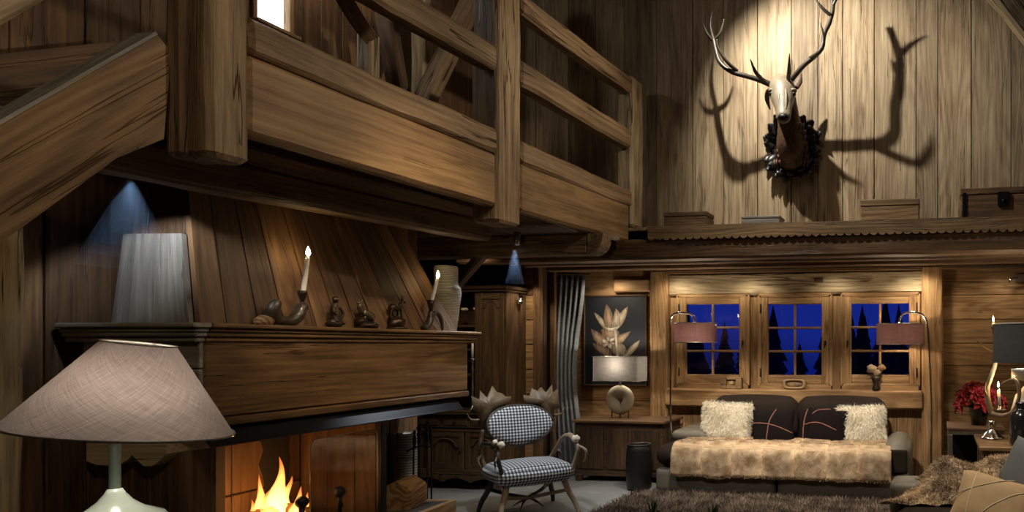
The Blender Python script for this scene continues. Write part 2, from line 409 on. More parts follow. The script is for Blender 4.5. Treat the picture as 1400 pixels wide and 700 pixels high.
def planks(mb, O, U, V, W, H, wid, th=.025, gap=.003, tone=.2, jit=.004, rnd=.35, backing=True):
    """boards side by side along U, each as long as H along V, standing out along U x V"""
    O, U, V = Vector(O), Vector(U).normalized(), Vector(V).normalized(); Nn = U.cross(V).normalized()
    x = 0
    while x < W - .01:
        w = min(wid * (1 + random.uniform(-rnd, rnd)), W - x)
        if W - x - w < wid * .3: w = W - x
        t = th + random.uniform(0, jit)
        a = O + U * (x + w / 2) - Nn * (th - t) / 2
        beam(mb, a + Nn * 0, a + V * H, w - gap, t, Nn, 0, .003, 1, rtone(tone))
        x += w
    if backing:
        a = O + U * W / 2 - Nn * (th * .5 + .012)
        beam(mb, a, a + V * H, W, .02, Nn, 0, .001, 1, .25)
    return mb

def lathe(mb, prof, c=(0, 0, 0), seg=28, M4=None, smooth=True, tone=1.0, cap=True, a0=PI / 2, gr=None):
    vs, fs, gs = [], [], []
    n = len(prof); c = Vector(c); cum = 0
    for k, (r, z) in enumerate(prof):
        if k: cum += math.hypot(r - prof[k - 1][0], z - prof[k - 1][1])
        for i in range(seg):
            a = 2 * PI * i / seg
            vs.append(c + Vector((r * math.cos(a + a0), r * math.sin(a + a0), z))); gs.append((a * (gr or max(r, .02)), cum, 0))
    for k in range(n - 1):
        for i in range(seg):
            j = (i + 1) % seg
            fs.append((k * seg + i, k * seg + j, (k + 1) * seg + j, (k + 1) * seg + i))
    if cap:
        if prof[0][0] > 1e-5: fs.append(tuple(reversed(range(seg))))
        if prof[-1][0] > 1e-5: fs.append(tuple((n - 1) * seg + i for i in range(seg)))
    mb.add(vs, fs, gs, tone, smooth, M4); return mb

def catmull(pts, n=6):
    pts = [Vector(p) for p in pts]; out = []
    for i in range(len(pts) - 1):
        a = pts[max(i - 1, 0)]; b = pts[i]; c = pts[i + 1]; d = pts[min(i + 2, len(pts) - 1)]
        for k in range(n):
            t = k / n
            out.append(.5 * ((2 * b) + (c - a) * t + (2 * a - 5 * b + 4 * c - d) * t * t + (3 * b - a - 3 * c + d) * t ** 3))
    out.append(pts[-1]); return out

def tube(mb, pts, rad, seg=10, n=6, smooth=True, flat=1.0, upv=(0, 0, 1), tone=1.0, rough=0, M4=None):
    """round rod along a smooth curve; rad = number or one radius per point"""
    m = len(pts)
    if isinstance(rad, (int, float)): rad = [rad] * m
    cp = catmull(pts, n) if n > 1 else [Vector(p) for p in pts]
    N_ = len(cp); vs, fs, gs = [], [], []
    prev = None; L = 0; off = roff()
    for k, p in enumerate(cp):
        q = k / (N_ - 1) * (m - 1); i = min(int(q), m - 2); r = rad[i] + (rad[i + 1] - rad[i]) * (q - i)
        t = (cp[min(k + 1, N_ - 1)] - cp[max(k - 1, 0)]).normalized()
        if prev is None:
            s_ = t.cross(Vector(upv))
            if s_.length < 1e-3: s_ = t.cross(Vector((0, 1, 0)))
        else: s_ = prev - t * prev.dot(t)
        s_.normalize(); prev = s_; b_ = s_.cross(t)
        if k: L += (p - cp[k - 1]).length
        for j in range(seg):
            a = 2 * PI * j / seg; rr = r
            if rough: rr *= 1 + rough * mnoise.noise(Vector((L * 25 + off.x, math.cos(a) * 1.5, math.sin(a) * 1.5)))
            vs.append(p + s_ * math.cos(a) * rr + b_ * math.sin(a) * rr * flat); gs.append((L + off.x, a * r, 0))
    for k in range(N_ - 1):
        for j in range(seg):
            j2 = (j + 1) % seg
            fs.append((k * seg + j, k * seg + j2, (k + 1) * seg + j2, (k + 1) * seg + j))
    fs.append(tuple(reversed(range(seg)))); fs.append(tuple((N_ - 1) * seg + j for j in range(seg)))
    mb.add(vs, fs, gs, tone, smooth, M4); return mb

def prism(mb, poly, O, U, V, depth, tone=None, ch=0):
    """outline poly (in U, V) standing out by depth along U x V from O"""
    O, U, V = Vector(O), Vector(U), Vector(V); Nn = U.cross(V).normalized(); n = len(poly); off = roff()
    vs = [O + U * x + V * y for x, y in poly] + [O + U * x + V * y + Nn * depth for x, y in poly]
    gs = [off + Vector((x, y, 0)) for x, y in poly] + [off + Vector((x, y, depth)) for x, y in poly]
    fs = [tuple(reversed(range(n))), tuple(range(n, 2 * n))] + [(i, (i + 1) % n, n + (i + 1) % n, n + i) for i in range(n)]
    mb.add(vs, fs, gs, rtone(.1) if tone is None else tone); return mb

def ellipsoid(mb, c, r, M4=None, seg=16, rings=10, rough=0, tone=1.0):
    c = Vector(c); vs, fs = [], []; off = roff()
    for k in range(rings + 1):
        ph = PI * k / rings
        for i in range(seg):
            a = 2 * PI * i / seg
            v = Vector((math.sin(ph) * math.cos(a), math.sin(ph) * math.sin(a), -math.cos(ph)))
            q = 1 + (rough * mnoise.noise(v * 2.2 + off) if rough else 0)
            vs.append(c + Vector((v.x * r[0] * q, v.y * r[1] * q, v.z * r[2] * q)))
    for k in range(rings):
        for i in range(seg):
            j = (i + 1) % seg
            fs.append((k * seg + i, k * seg + j, (k + 1) * seg + j, (k + 1) * seg + i))
    mb.add(vs, fs, None, tone, True, M4); return mb

def pad(mb, c, s, M4=None, e=.35, n=18, puff=0, tone=1.0):
    """upholstered block: rounded box with softly swollen faces (s = full size)"""
    vs, fs, gs = [], [], []; hx, hy, hz = s[0] / 2, s[1] / 2, s[2] / 2; r = e * min(hx, hy, hz) * 1.6
    r = min(r, min(hx, hy, hz) * .98); c = Vector(c); idx = {}
    def vert(p):
        k = tuple(round(q, 5) for q in p)
        if k in idx: return idx[k]
        q = Vector((p[0] * hx, p[1] * hy, p[2] * hz))
        cl = Vector((max(-hx + r, min(hx - r, q.x)), max(-hy + r, min(hy - r, q.y)), max(-hz + r, min(hz - r, q.z))))
        d = q - cl
        o = cl + (d.normalized() * r if d.length > 1e-9 else d)
        if puff:
            o.x += puff * p[0] * (1 - p[1] ** 2) * (1 - p[2] ** 2); o.y += puff * p[1] * (1 - p[0] ** 2) * (1 - p[2] ** 2); o.z += puff * p[2] * (1 - p[0] ** 2) * (1 - p[1] ** 2)
        idx[k] = len(vs); vs.append(c + o); gs.append((o.x, o.y, o.z)); return idx[k]
    def cs(i):
        t = -1 + 2 * i / n
        return math.sin(t * PI / 2) * .6 + t * .4 if abs(t) < 1 else t
    for ax in range(3):
        for sg in (-1, 1):
            for i in range(n):
                for j in range(n):
                    f = []
                    for a, b in ((i, j), (i + 1, j), (i + 1, j + 1), (i, j + 1)):
                        p = [0, 0, 0]; p[ax] = sg; p[(ax + 1) % 3] = cs(a); p[(ax + 2) % 3] = cs(b); f.append(vert(p))
                    fs.append(tuple(f if sg > 0 else reversed(f)))
    mb.add(vs, fs, gs, tone, True, M4); return mb

def cushion(mb, w, h, t, M4, n=20, sag=.0):
    """square scatter cushion, pinched corners, in the local x-z plane, swelling along y"""
    vs, fs, gs = [], [], []
    for sg in (-1, 1):
        for i in range(n + 1):
            for j in range(n + 1):
                x, z = -1 + 2 * i / n, -1 + 2 * j / n
                k = (1 - x ** 4) * (1 - z ** 4)
                pin = 1 - .10 * (1 - abs(x)) * 1 * (abs(z) ** 3); pin2 = 1 - .10 * (1 - abs(z)) * (abs(x) ** 3)
                vs.append(Vector((x * w / 2 * pin2, sg * t / 2 * max(0, k) ** .5, z * h / 2 * pin - sag * (1 - x * x)))); gs.append((x * w / 2, z * h / 2, sg))
    m = (n + 1) ** 2
    for s_ in range(2):
        for i in range(n):
            for j in range(n):
                a = s_ * m + i * (n + 1) + j; f = (a, a + n + 1, a + n + 2, a + 1)
                fs.append(f if s_ == 0 else tuple(reversed(f)))
    mb.add(vs, fs, gs, 1.0, True, M4); return mb

def fur(mb, src, count, length, width, lie=(0, 0, -.5), wild=.5, curl=.3, keep=None, tonev=.25):
    """hair strands: tapered blades rooted on the faces of src (an MB)"""
    tris = []; ar = []
    for f in src.F:
        for k in range(1, len(f) - 1):
            a, b, c = src.V[f[0]], src.V[f[k]], src.V[f[k + 1]]
            n = (b - a).cross(c - a); A = n.length / 2
            if A < 1e-9: continue
            n.normalize()
            if keep and not keep((a + b + c) / 3, n): continue
            tris.append((f[0], f[k], f[k + 1], n)); ar.append(A)
    if not tris: return mb
    rng = np.random.default_rng(len(tris) + count)
    pick = rng.choice(len(tris), count, p=np.array(ar) / sum(ar))
    V = np.array([tuple(v) for v in src.V]); G = np.array(src.G); T = np.array(src.T)
    ia = np.array([t[:3] for t in tris])[pick]; nn = np.array([tuple(t[3]) for t in tris])[pick]
    r1 = np.sqrt(rng.random(count))[:, None]; r2 = rng.random(count)[:, None]
    w = np.concatenate([1 - r1, r1 * (1 - r2), r1 * r2], 1)
    p = (V[ia] * w[:, :, None]).sum(1); g = (G[ia] * w[:, :, None]).sum(1); to = (T[ia] * w).sum(1)
    d = nn + np.array(lie) + rng.normal(0, wild, (count, 3)) * .6
    d /= np.linalg.norm(d, axis=1)[:, None]
    s = np.cross(d, rng.normal(0, 1, (count, 3))); s /= np.linalg.norm(s, axis=1)[:, None]
    L = length * (.6 + .6 * rng.random(count))[:, None]
    d2 = d + np.array(lie) * .6 + s * curl * rng.normal(0, 1, (count, 1)); d2 /= np.linalg.norm(d2, axis=1)[:, None]
    m = p + d * L * .55; e = m + d2 * L * .45
    vs = np.stack([p - s * width / 2, p + s * width / 2, m + s * width * .42, m - s * width * .42, e], 1).reshape(-1, 3)
    tv = np.repeat(to * (1 + rng.uniform(-tonev, tonev, count)), 5); gv = np.repeat(g, 5, 0)
    o = len(mb.V)
    mb.V += [Vector(v) for v in vs]; mb.G += [tuple(v) for v in gv]; mb.T += list(tv)
    for i in range(count):
        a = o + i * 5
        mb.F += [(a, a + 1, a + 2, a + 3), (a + 3, a + 2, a + 4)]; mb.S += [True, True]
    return mb

def PX(u, v, X):
    """the point on the plane x = X behind the spot (u, v) of the photograph"""
    s, c = math.sin(YAW), math.cos(YAW)
    a = (u - UX) / FPX
    zc = X / (a * c - s)
    return Vector((X, a * zc * s + zc * c, EYE - (v - VY) / FPX * zc))

# ------------------------------------------------------------------ the room
def one(fn, name, mat, parent=None, **k):
    mb = MB(); fn(mb); return mb.build(name, mat, parent, **k)
def S(fn, name, mat): return struct(one(fn, name, mat))

S(lambda m: [box(m, (-5.6 + .9 * i + .45, -1.7 + .9 * j + .45, -.03), (.895, .895, .06), ch=.004, tone=rtone(.1)) for i in range(10) for j in range(11)], 'floor', M['slate'])
# upper back wall behind the stag, wide pale boards
S(lambda m: planks(m, (-4.3, 6.37, 2.36), (1, 0, 0), (0, 0, 1), 7.0, 4.6, .29, .03, .006, .24, .010, .35), 'wall_back', M['deerwall'])
S(lambda m: planks(m, (-4.22, -1.5, 0), (0, 1, 0), (0, 0, 1), 6.5, 2.6, .26, .03, .005, .2), 'wall_left', M['brown'])
def upper_left(m):
    for y0, y1, z0, z1 in ((-1.5, 3.70, 2.5, 6.0), (3.70, 3.98, 2.5, 3.56), (3.70, 3.98, 4.5, 6.0), (3.98, 6.36, 2.5, 6.0)):
        planks(m, (-4.32, y0, z0), (0, 1, 0), (0, 0, 1), y1 - y0, z1 - z0, .24, .03, .005, .2)
S(upper_left, 'wall_left_loft', M['brown'])
def alcove(m):
    planks(m, (-5.58, 5.05, 0), (0, 1, 0), (0, 0, 1), 1.85, 2.6, .25, .03, .005, .2)
    planks(m, (-5.58, 6.88, 0), (1, 0, 0), (0, 0, 1), 1.16, 2.5, .2, .03, .005, .2)
    box(m, (-4.95, 5.02, 1.25), (1.35, .05, 2.5), along=2, tone=1)
S(alcove, 'wall_alcove', M['dark'])
def pier(m):
    for k in range(10): beam(m, (-4.43, 6.84, .02 + k * .27), (-4.315, 6.84, .02 + k * .27), .05, .262, (0, 0, 1), 0, .004, 1)
    # the boards lie across the pier; the second face turns the corner into the niche
S(pier, 'wall_pier', M['honey'])
S(lambda m: beam(m, (-4.275, 6.83, 0), (-4.275, 6.83, 2.36), .075, .09, (0, 1, 0), .004, .01), 'trim_1', M['brown'])
S(lambda m: beam(m, (-4.46, 6.80, 0), (-4.46, 6.80, 2.40), .05, .10, (0, 1, 0), .003, .008), 'trim_2', M['hutch'])
S(lambda m: planks(m, (-4.34, 6.86, 0), (0, 1, 0), (0, 0, 1), .82, 2.4, .2, .03, .005, .2), 'wall_niche_left', M['dark'])
S(lambda m: beam(m, (-4.27, 7.12, 0), (-4.27, 7.12, 2.36), .06, .05, (0, 1, 0), .003, .008), 'trim_3', M['brown'])

def hboards(m, x0, x1, z0, z1, h, Y=7.67):
    z = z0
    while z < z1 - .01:
        hh = min(h * random.uniform(.85, 1.15), z1 - z)
        if z1 - z - hh < .08: hh = z1 - z
        beam(m, (x0, Y, z + hh / 2), (x1, Y, z + hh / 2), .04, hh - .004, (0, 0, 1), 0, .006, 1, rtone(.12)); z += hh
    box(m, ((x0 + x1) / 2, Y + .035, (z0 + z1) / 2), (x1 - x0, .02, z1 - z0), tone=.3)
def window_wall(m):
    hboards(m, -4.32, -3.30, 0, 2.40, .30)
    hboards(m, .07, 3.0, 0, 2.40, .27)
    planks(m, (-3.10, 7.66, 0), (1, 0, 0), (0, 0, 1), 2.96, .81, .36, .03, .004, .12)
    for x0, x1 in ((-3.10, -2.985), (-2.125, -2.005), (-1.165, -1.05), (-.185, -.14)):
        box(m, ((x0 + x1) / 2, 7.67, 1.535), (x1 - x0, .06, 1.11), along=2, ch=.006)
    box(m, (-1.62, 7.70, 2.30), (2.98, .05, .34))
S(window_wall, 'wall_far', M['honey'])
S(lambda m: beam(m, (-3.10, 7.605, .90), (-.14, 7.605, .90), .21, .205, (0, 0, 1), .006, .018), 'trim_4', M['honey'])
S(lambda m: beam(m, (-3.10, 7.65, 2.205), (-.14, 7.65, 2.205), .12, .255, (0, 0, 1), .007, .02), 'trim_5', M['hewnpale'])
S(lambda m: beam(m, (-3.195, 7.62, 0), (-3.195, 7.62, 2.37), .215, .17, (0, 1, 0), .007, .02), 'trim_6', M['honey'])
S(lambda m: beam(m, (-.04, 7.62, 0), (-.04, 7.62, 2.37), .235, .17, (0, 1, 0), .008, .02), 'trim_7', M['honey'])
S(lambda m: box(m, (-1.31, 7.585, 2.235), (.10, .012, .05), ch=.004), 'trim_8', M['dark'])
S(lambda m: beam(m, (-3.78, 7.64, 2.205), (-3.32, 7.64, 2.205), .10, .15, (0, 0, 1), .005, .015), 'trim_22', M['honey'])

# three casements, each two by three panes
def window(n, x0, x1, z0, z1, hinge):
    root = bpy.data.objects.new('window_%d' % n, None); C.objects.link(root); root.location = ((x0 + x1) / 2, 7.63, z0); struct(root)
    w = .025
    def fr(m):
        for a in (x0 + w / 2 - .008, x1 - w / 2 + .008): box(m, (a, 7.625, (z0 + z1) / 2), (w + .016, .09, z1 - z0), along=2)
        for a, hh in (((.99 + z0 + w) / 2, z0 + w - .99), ((2.09 + z1 - w) / 2, 2.09 - z1 + w)): box(m, ((x0 + x1) / 2, 7.625, a), (x1 - x0, .09, hh))
    one(fr, 'window_frame', M['honey'], root)
    i0, i1, j0, j1 = x0 + .022, x1 - .022, z0 + .022, z1 - .022; b = .085
    def sash(m):
        for a in (i0 + b / 2, i1 - b / 2): box(m, (a, 7.605, (j0 + j1) / 2), (b, .045, j1 - j0), along=2, ch=.008)
        for a, h in ((j0 + .05, .10), (j1 - b / 2, b)): box(m, ((i0 + i1) / 2, 7.605, a), (i1 - i0 - 2 * b, .045, h), ch=.008)
    sh = one(sash, 'casement', M['honey'], root)
    def bars(m):
        box(m, ((i0 + i1) / 2, 7.605, (j0 + j1) / 2), (.026, .034, j1 - j0 - 2 * b), along=2, ch=.006)
        hh = (j1 - j0 - b - .10) / 3
        for k in (1, 2): box(m, ((i0 + i1) / 2, 7.606, j0 + .10 + hh * k), (i1 - i0 - 2 * b, .036, .026), ch=.006)
    one(bars, 'glazing_bars', M['honey'], sh)
    one(lambda m: box(m, ((i0 + i1) / 2, 7.612, (j0 + j1) / 2), (i1 - i0 - .12, .004, j1 - j0 - .12), ch=.001), 'pane', M['pane'], sh)
    hx = x0 + .02 if hinge < 0 else x1 - .02
    for z in (z0 + .15, z1 - .15):
        one(lambda m: lathe(m, [(.008, -.05), (.008, .05)], (hx, 7.575, z), 10), 'hinge', M['black'], root)
    kx = i1 - b / 2 if hinge < 0 else i0 + b / 2
    one(lambda m: [ellipsoid(m, (kx, 7.578, (z0 + z1) / 2 - .03), (.012, .01, .03)), tube(m, [(kx, 7.575, (z0 + z1) / 2 - .03), (kx, 7.55, (z0 + z1) / 2 - .04), (kx + .0, 7.545, (z0 + z1) / 2 - .09)], .006, 8, 4)], 'window_catch', M['black'], root)
    return root
window(1, -2.98, -2.13, 1.04, 2.08, -1)
window(2, -2.00, -1.17, 1.04, 2.07, -1)
window(3, -1.045, -.19, 1.05, 2.07, 1)

# ceilings, ledge, beams
def niche_ceiling(m):
    y = 6.1
    while y < 7.66: beam(m, (-4.4, y + .12, 2.40), (3.0, y + .12, 2.40), .236, .03, (0, 0, 1), 0, .004, 1, rtone(.15)); y += .24
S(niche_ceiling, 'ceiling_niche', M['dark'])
for k, y in enumerate((6.38, 6.62, 7.08)):
    S(lambda m: beam(m, (-4.3, y, 2.355), (3.0, y, 2.355), .10, .06, (0, 0, 1), .004, .012), 'trim_%d' % (9 + k), M['brown'])
S(lambda m: beam(m, (-3.3, 7.56, 2.35), (3.0, 7.56, 2.35), .04, .045, (0, 0, 1), .002, .008), 'trim_12', M['brown'])
S(lambda m: beam(m, (-4.6, 6.04, 2.385), (3.0, 6.04, 2.385), .18, .19, (0, 0, 1), .006, .02), 'trim_13', M['brown'])
S(lambda m: planks(m, (-4.3, 5.96, 2.575), (1, 0, 0), (0, 1, 0), 7.3, .42, .28, .03, .003, .1, 0, .2, False), 'trim_14', M['deerwall'])
def scallop(m):
    x0, x1, zt, zb, r = -2.62, 3.0, 2.592, 2.492, .0365
    poly = [(x0, zt)]; x = x0
    pts = [(x0, zb)]
    while x < x1 - 2 * r:
        for k in range(1, 9):
            a = PI + PI * k / 8; pts.append((x + r + r * math.cos(a), zb + r * math.sin(a) * .8))
        x += 2 * r
    poly = pts + [(x, zt), (x0, zt)]
    # in strips, so every face stays convex
    for i in range(len(pts) - 1):
        (a, za), (b, zb_) = pts[i], pts[i + 1]
        if b - a < 1e-6: continue
        prism(m, [(a, za), (b, zb_), (b, zt), (a, zt)], (0, 5.955, 0), (1, 0, 0), (0, 0, 1), .022, 1.0)
        for q in range(8): m.G[-8 + q] = (m.V[-8 + q].x, m.V[-8 + q].z, 0)
S(scallop, 'trim_15', M['boxwood'])

def roof(m):
    for k in range(26):
        y = -1.5 + k * .32
        beam(m, (-4.6, y + .16, 5.0), (0, y + .16, 7.3), .315, .03, (0, 0, 1), 0, .004, 1, rtone())
        beam(m, (0, y + .16, 7.3), (4.2, y + .16, 5.0), .315, .03, (0, 0, 1), 0, .004, 1, rtone())
S(roof, 'ceiling', M['brown'])
S(lambda m: beam(m, P(1290, -110, 5.5), P(1470, 110, 5.5), .16, .22, (0, 0, 1), .012, .02), 'trim_16', M['hewnpale'])
S(lambda m: planks(m, (3.05, 7.7, 0), (0, -1, 0), (0, 0, 1), 9.2, 6.0, .3, .03, .005, .15), 'wall_right', M['brown'])
S(lambda m: planks(m, (3.0, -1.5, 0), (-1, 0, 0), (0, 0, 1), 7.4, 7.2, .3, .03, .005, .15), 'wall_front', M['brown'])

# under the gallery
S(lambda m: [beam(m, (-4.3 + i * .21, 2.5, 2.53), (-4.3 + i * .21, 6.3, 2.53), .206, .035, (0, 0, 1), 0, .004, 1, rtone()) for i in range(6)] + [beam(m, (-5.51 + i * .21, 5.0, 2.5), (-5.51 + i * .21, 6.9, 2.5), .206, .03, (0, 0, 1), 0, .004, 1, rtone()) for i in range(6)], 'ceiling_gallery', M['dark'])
S(lambda m: beam(m, (-3.47, 2.15, 2.30), (-3.34, 4.62, 2.35), .16, .15, (0, 0, 1), .008, .02), 'trim_17', M['hewn'])
def cross(m):
    beam(m, (-4.6, 5.36, 2.345), (-2.86, 5.36, 2.345), .16, .175, (0, 0, 1), .005, .016)
    n = 7  # rounded nose
    for k in range(n):
        a0, a1 = PI / 2 * k / n, PI / 2 * (k + 1) / n
        r = .13
        x0, x1 = -2.86 + r * math.sin(a0), -2.86 + r * math.sin(a1)
        zb0 = 2.2575 + r * (1 - math.cos(a0)); zb1 = 2.2575 + r * (1 - math.cos(a1))
        prism(m, [(x0, zb0), (x1, zb1), (x1, 2.432), (x0, 2.432)], (0, 5.44, 0), (1, 0, 0), (0, 0, 1), .16, 1.0)
S(cross, 'trim_18', M['hewn'])
S(lambda m: beam(m, P(662, 345, 5.36), P(618, 396, 5.36), .07, .085, (0, 1, 0), .004, .01), 'trim_19', M['hewn'])
# end of the wall by the stair: a weathered post
S(lambda m: beam(m, (-4.0, 2.24, 0), (-4.0, 2.24, 2.5), .32, .2, (0, 1, 0), .012, .025), 'trim_20', M['hewnpale'])
S(lambda m: [beam(m, (-4.14, 2.44 + .27 * k, 0), (-4.14, 2.44 + .27 * k, 2.5), .26, .05, (1, 0, 0), .004, .01, tone=(1.25, .7)[k]) for k in range(2)], 'trim_21', M['brown'])

# loft framing seen between the rails
def loft_post(u0, u1, X, z1, name, mat):
    a, b = PX(u0, 300, X), PX(u1, 300, X)
    S(lambda m: beam(m, (X, (a.y + b.y) / 2, 2.55), (X, (a.y + b.y) / 2, z1), b.y - a.y, .12, (1, 0, 0), .006, .012), name, mat)
loft_post(496, 511, -3.98, PX(504, 48, -3.98).z, 'trim_23', M['hewnpale'])
loft_post(570, 592, -4.12, 5.2, 'trim_24', M['hewnpale'])
S(lambda m: tube(m, [PX(507, 52, -3.95), PX(485, 22, -3.95), PX(455, -30, -3.95)], [.06, .065, .07], 4, 8, False, 1.2), 'trim_25', M['brown'])
S(lambda m: beam(m, PX(570, 160, -3.75), PX(660, -30, -3.75), .10, .15, (1, 0, 0), .006, .012), 'trim_26', M['hewn'])
S(lambda m: beam(m, PX(520, -30, -3.95), PX(545, 130, -3.95), .08, .14, (1, 0, 0), .006, .012), 'trim_27', M['dark'])
# small gable light in the loft wall
lw = bpy.data.objects.new('window_4', None); C.objects.link(lw); lw.location = (-4.32, 3.84, 3.56); struct(lw)
def lwf(m):
    for y in (3.715, 3.965): box(m, (-4.32, y, 4.03), (.08, .03, .94), along=2)
    for z in (3.575, 4.485): box(m, (-4.32, 3.84, z), (.08, .22, .03), along=1)
    box(m, (-4.29, 3.84, 3.565), (.12, .30, .025), along=1)
one(lwf, 'window_frame', M['honey'], lw)
one(lambda m: box(m, (-4.335, 3.84, 4.03), (.006, .23, .9), ch=.001), 'pane', M['winlit'], lw)

# outside: snow and dark trees in the blue evening
S(lambda m: [box(m, (-1.5, 30, -.6), (90, 44, 1.0), ch=.01)], 'ground', M['snow'])
def trees(m):
    r = random.Random(5)
    for k in range(120):
        x = r.uniform(-30, 14); y = r.uniform(20, 44); h = r.uniform(1.2, 3.4); n = 7
        for q in range(n):
            z0 = h * q / n * .92; z1 = z0 + h * .34; rad = h * .22 * (1 - q / n) + .1
            vs = [(x + rad * r.uniform(.75, 1.2) * math.cos(2 * PI * i / 10), y + rad * math.sin(2 * PI * i / 10), z0 + r.uniform(-.1, .1)) for i in range(10)] + [(x, y, z1)]
            m.add(vs, [(i, (i + 1) % 10, 10) for i in range(10)] + [tuple(reversed(range(10)))])
tag(one(trees, 'treeline', M['conifer']), 'dark row of conifers on the blue snow outside the three windows', 'trees', kind='stuff')

# ------------------------------------------------------------------ gallery balustrade (local x = outwards, y = along)
GA = Vector((-2.954, 2.36, 0)); gdir = Vector((.184, 3.57)); grz = -math.atan2(.184, 3.57)
gal = thing('gallery_balustrade', 'rough timber gallery railing with square posts and deep fascia above the fireplace', 'railing', GA, grz)
def gpart(name, mat, fn): return one(fn, name, mat, gal, local=True)
def gpost(y0, y1, w, z0, z1, name='post', mat='hewn', ch=.02):
    gpart(name, M[mat], lambda m: beam(m, (-w / 2, (y0 + y1) / 2, z0), (-w / 2, (y0 + y1) / 2, z1), y1 - y0, w, (1, 0, 0), .008, ch))
def gpost1(m):
    beam(m, (-.055, .085, 2.28), (-.055, .085, 5.2), .17, .13, (1, 0, 0), .007, .022)
gpart('post', M['post'], gpost1)
gpart('post', M['hewn'], lambda m: beam(m, (-.18, .08, 2.29), (-.18, .08, 5.2), .16, .10, (1, 0, 0), .007, .016))
gpost(1.75, 2.0, .20, 2.32, 5.2, mat='post')
gpost(3.57, 3.80, .16, 2.60, 3.995, mat='hewnpale')
def rail(y0, y1, z0, z1, x=.006, w=.12, rough=.011):
    gpart('rail', M['hewn'], lambda m: beam(m, (x - w / 2, y0, (z0 + z1) / 2), (x - w / 2, y1, (z0 + z1) / 2), w, z1 - z0, (0, 0, 1), rough, .02))
for a, b in ((.17, 1.752), (1.995, 3.572)):
    rail(a, b, 2.765, 2.925); rail(a, b, 3.31, 3.485)
    rail(a, b, 3.815, 3.965)
gpart('fascia', M['fascia'], lambda m: beam(m, (-.05, .165, 2.59), (-.05, 1.75, 2.59), .09, .35, (0, 0, 1), .005, .02))
gpart('fascia', M['fascia'], lambda m: beam(m, (-.05, 1.99, 2.60), (-.05, 3.53, 2.615), .09, .34, (0, 0, 1), .005, .02))
gpart('gallery_floor', M['brown'], lambda m: [beam(m, (-1.45 + .2 * i, .2, 2.60), (-1.45 + .2 * i, 3.55, 2.60), .196, .035, (0, 0, 1), 0, .004, 1) for i in range(7)])

# ------------------------------------------------------------------ stairs
def slant(m, px, X, depth, ang, tone=1.0):
    pts = [PX(u, v, X) for u, v in px]
    prism(m, [(p.y, p.z) for p in pts], (X - depth, 0, 0), (0, 1, 0), (0, 0, 1), depth, tone)
    n = 2 * len(px); o = roff(); c, s = math.cos(ang), math.sin(ang)
    for q in range(n):
        v = m.V[-n + q]; m.G[-n + q] = tuple(o + Vector((v.y * c + v.z * s, -v.y * s + v.z * c, v.x)))
M['stringer'] = wood('oak_stringer', (.10, .055, .024), (.22, .13, .057), (.35, .225, .11), ring=.5, crack=.6, bump=.7)
stair = thing('staircase', 'heavy oak stair rising from the left to the gallery corner post', 'stairs', (-3.1, 1.2, 0))
one(lambda m: slant(m, [(-420, 640), (160, 216), (224, 190), (231, 110), (230, 66), (214, 46), (0, 170), (-420, 420)], -3.06, .09, math.radians(45)), 'stringer', M['stringer'], stair)
one(lambda m: slant(m, [(-420, 412), (0, 164), (213, 43), (216, 47), (0, 171), (-420, 421)], -3.055, .10, math.radians(45)), 'stringer_cap', M['grey'], stair)
one(lambda m: slant(m, [(-60, 260), (195, 150), (192, 53), (-60, 80)], -4.08, .06, math.radians(30)), 'stringer', M['brown'], stair)
for k in range(5):
    one(lambda m: box(m, (-3.6, 1.25 + .22 * k, 1.48 + .22 * k), (.9, .25, .04), along=0), 'tread', M['brown'], stair)
one(lambda m: beam(m, PX(-160, 75, -3.1), PX(130, -75, -3.1), .09, .12, (0, 0, 1), .006, .015), 'handrail', M['hewnpale'], stair)

# ------------------------------------------------------------------ fireplace (local x = into the room, y = along the mantel)
FA = Vector((-3.439, 2.729, 0)); frz = math.atan2(.19, 2.115); FL = 2.124
fp = thing('fireplace', 'large open fireplace with carved oak mantel and sloping boarded hood', 'fireplace', FA, frz)
FM = Matrix.Translation(FA) @ Matrix.Rotation(frz, 4, 'Z')
def fpart(name, mat, fn, parent=None):
    return one(fn, name, M[mat], parent or fp, local=True)
def fb(m, x0, x1, y0, y1, z0, z1, along=1, ch=.004, tone=None):
    box(m, ((x0 + x1) / 2, (y0 + y1) / 2, (z0 + z1) / 2), (x1 - x0, y1 - y0, z1 - z0), 0, ch, along, tone)
fpart('mantel_beam', 'mantel', lambda m: [fb(m, -.60, 0, .006, FL, 1.145, 1.535, 1, .012, 1.0), fb(m, -.60, .008, .0, FL + .005, 1.10, 1.145, 1, .008, .95)])
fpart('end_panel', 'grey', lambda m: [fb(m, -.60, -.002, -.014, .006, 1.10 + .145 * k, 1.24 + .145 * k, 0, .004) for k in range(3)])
def cornice(m):
    for z0, z1, o in ((1.515, 1.54, .012), (1.54, 1.562, .026), (1.562, 1.582, .034), (1.582, 1.606, .05)):
        fb(m, -.66, o, .004, FL + .06 + o, z0, z1, 1, .007, 1.02)
fpart('cornice', 'mantel', cornice)
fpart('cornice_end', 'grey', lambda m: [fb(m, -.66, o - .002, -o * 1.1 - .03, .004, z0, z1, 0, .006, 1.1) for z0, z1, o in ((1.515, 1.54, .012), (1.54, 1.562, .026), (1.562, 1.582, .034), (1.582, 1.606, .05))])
B0, B1 = Vector((-.096, .05, 1.604)), Vector((-.058, 2.04, 1.604))
T0, T1 = Vector((-.285, .155, 2.45)), Vector((-.29, 1.64, 2.45))
L0, LT = Vector((-.50, .05, 1.604)), Vector((-.50, .155, 2.45))
R0, RT = Vector((-.55, 2.04, 1.604)), Vector((-.55, 1.64, 2.45))
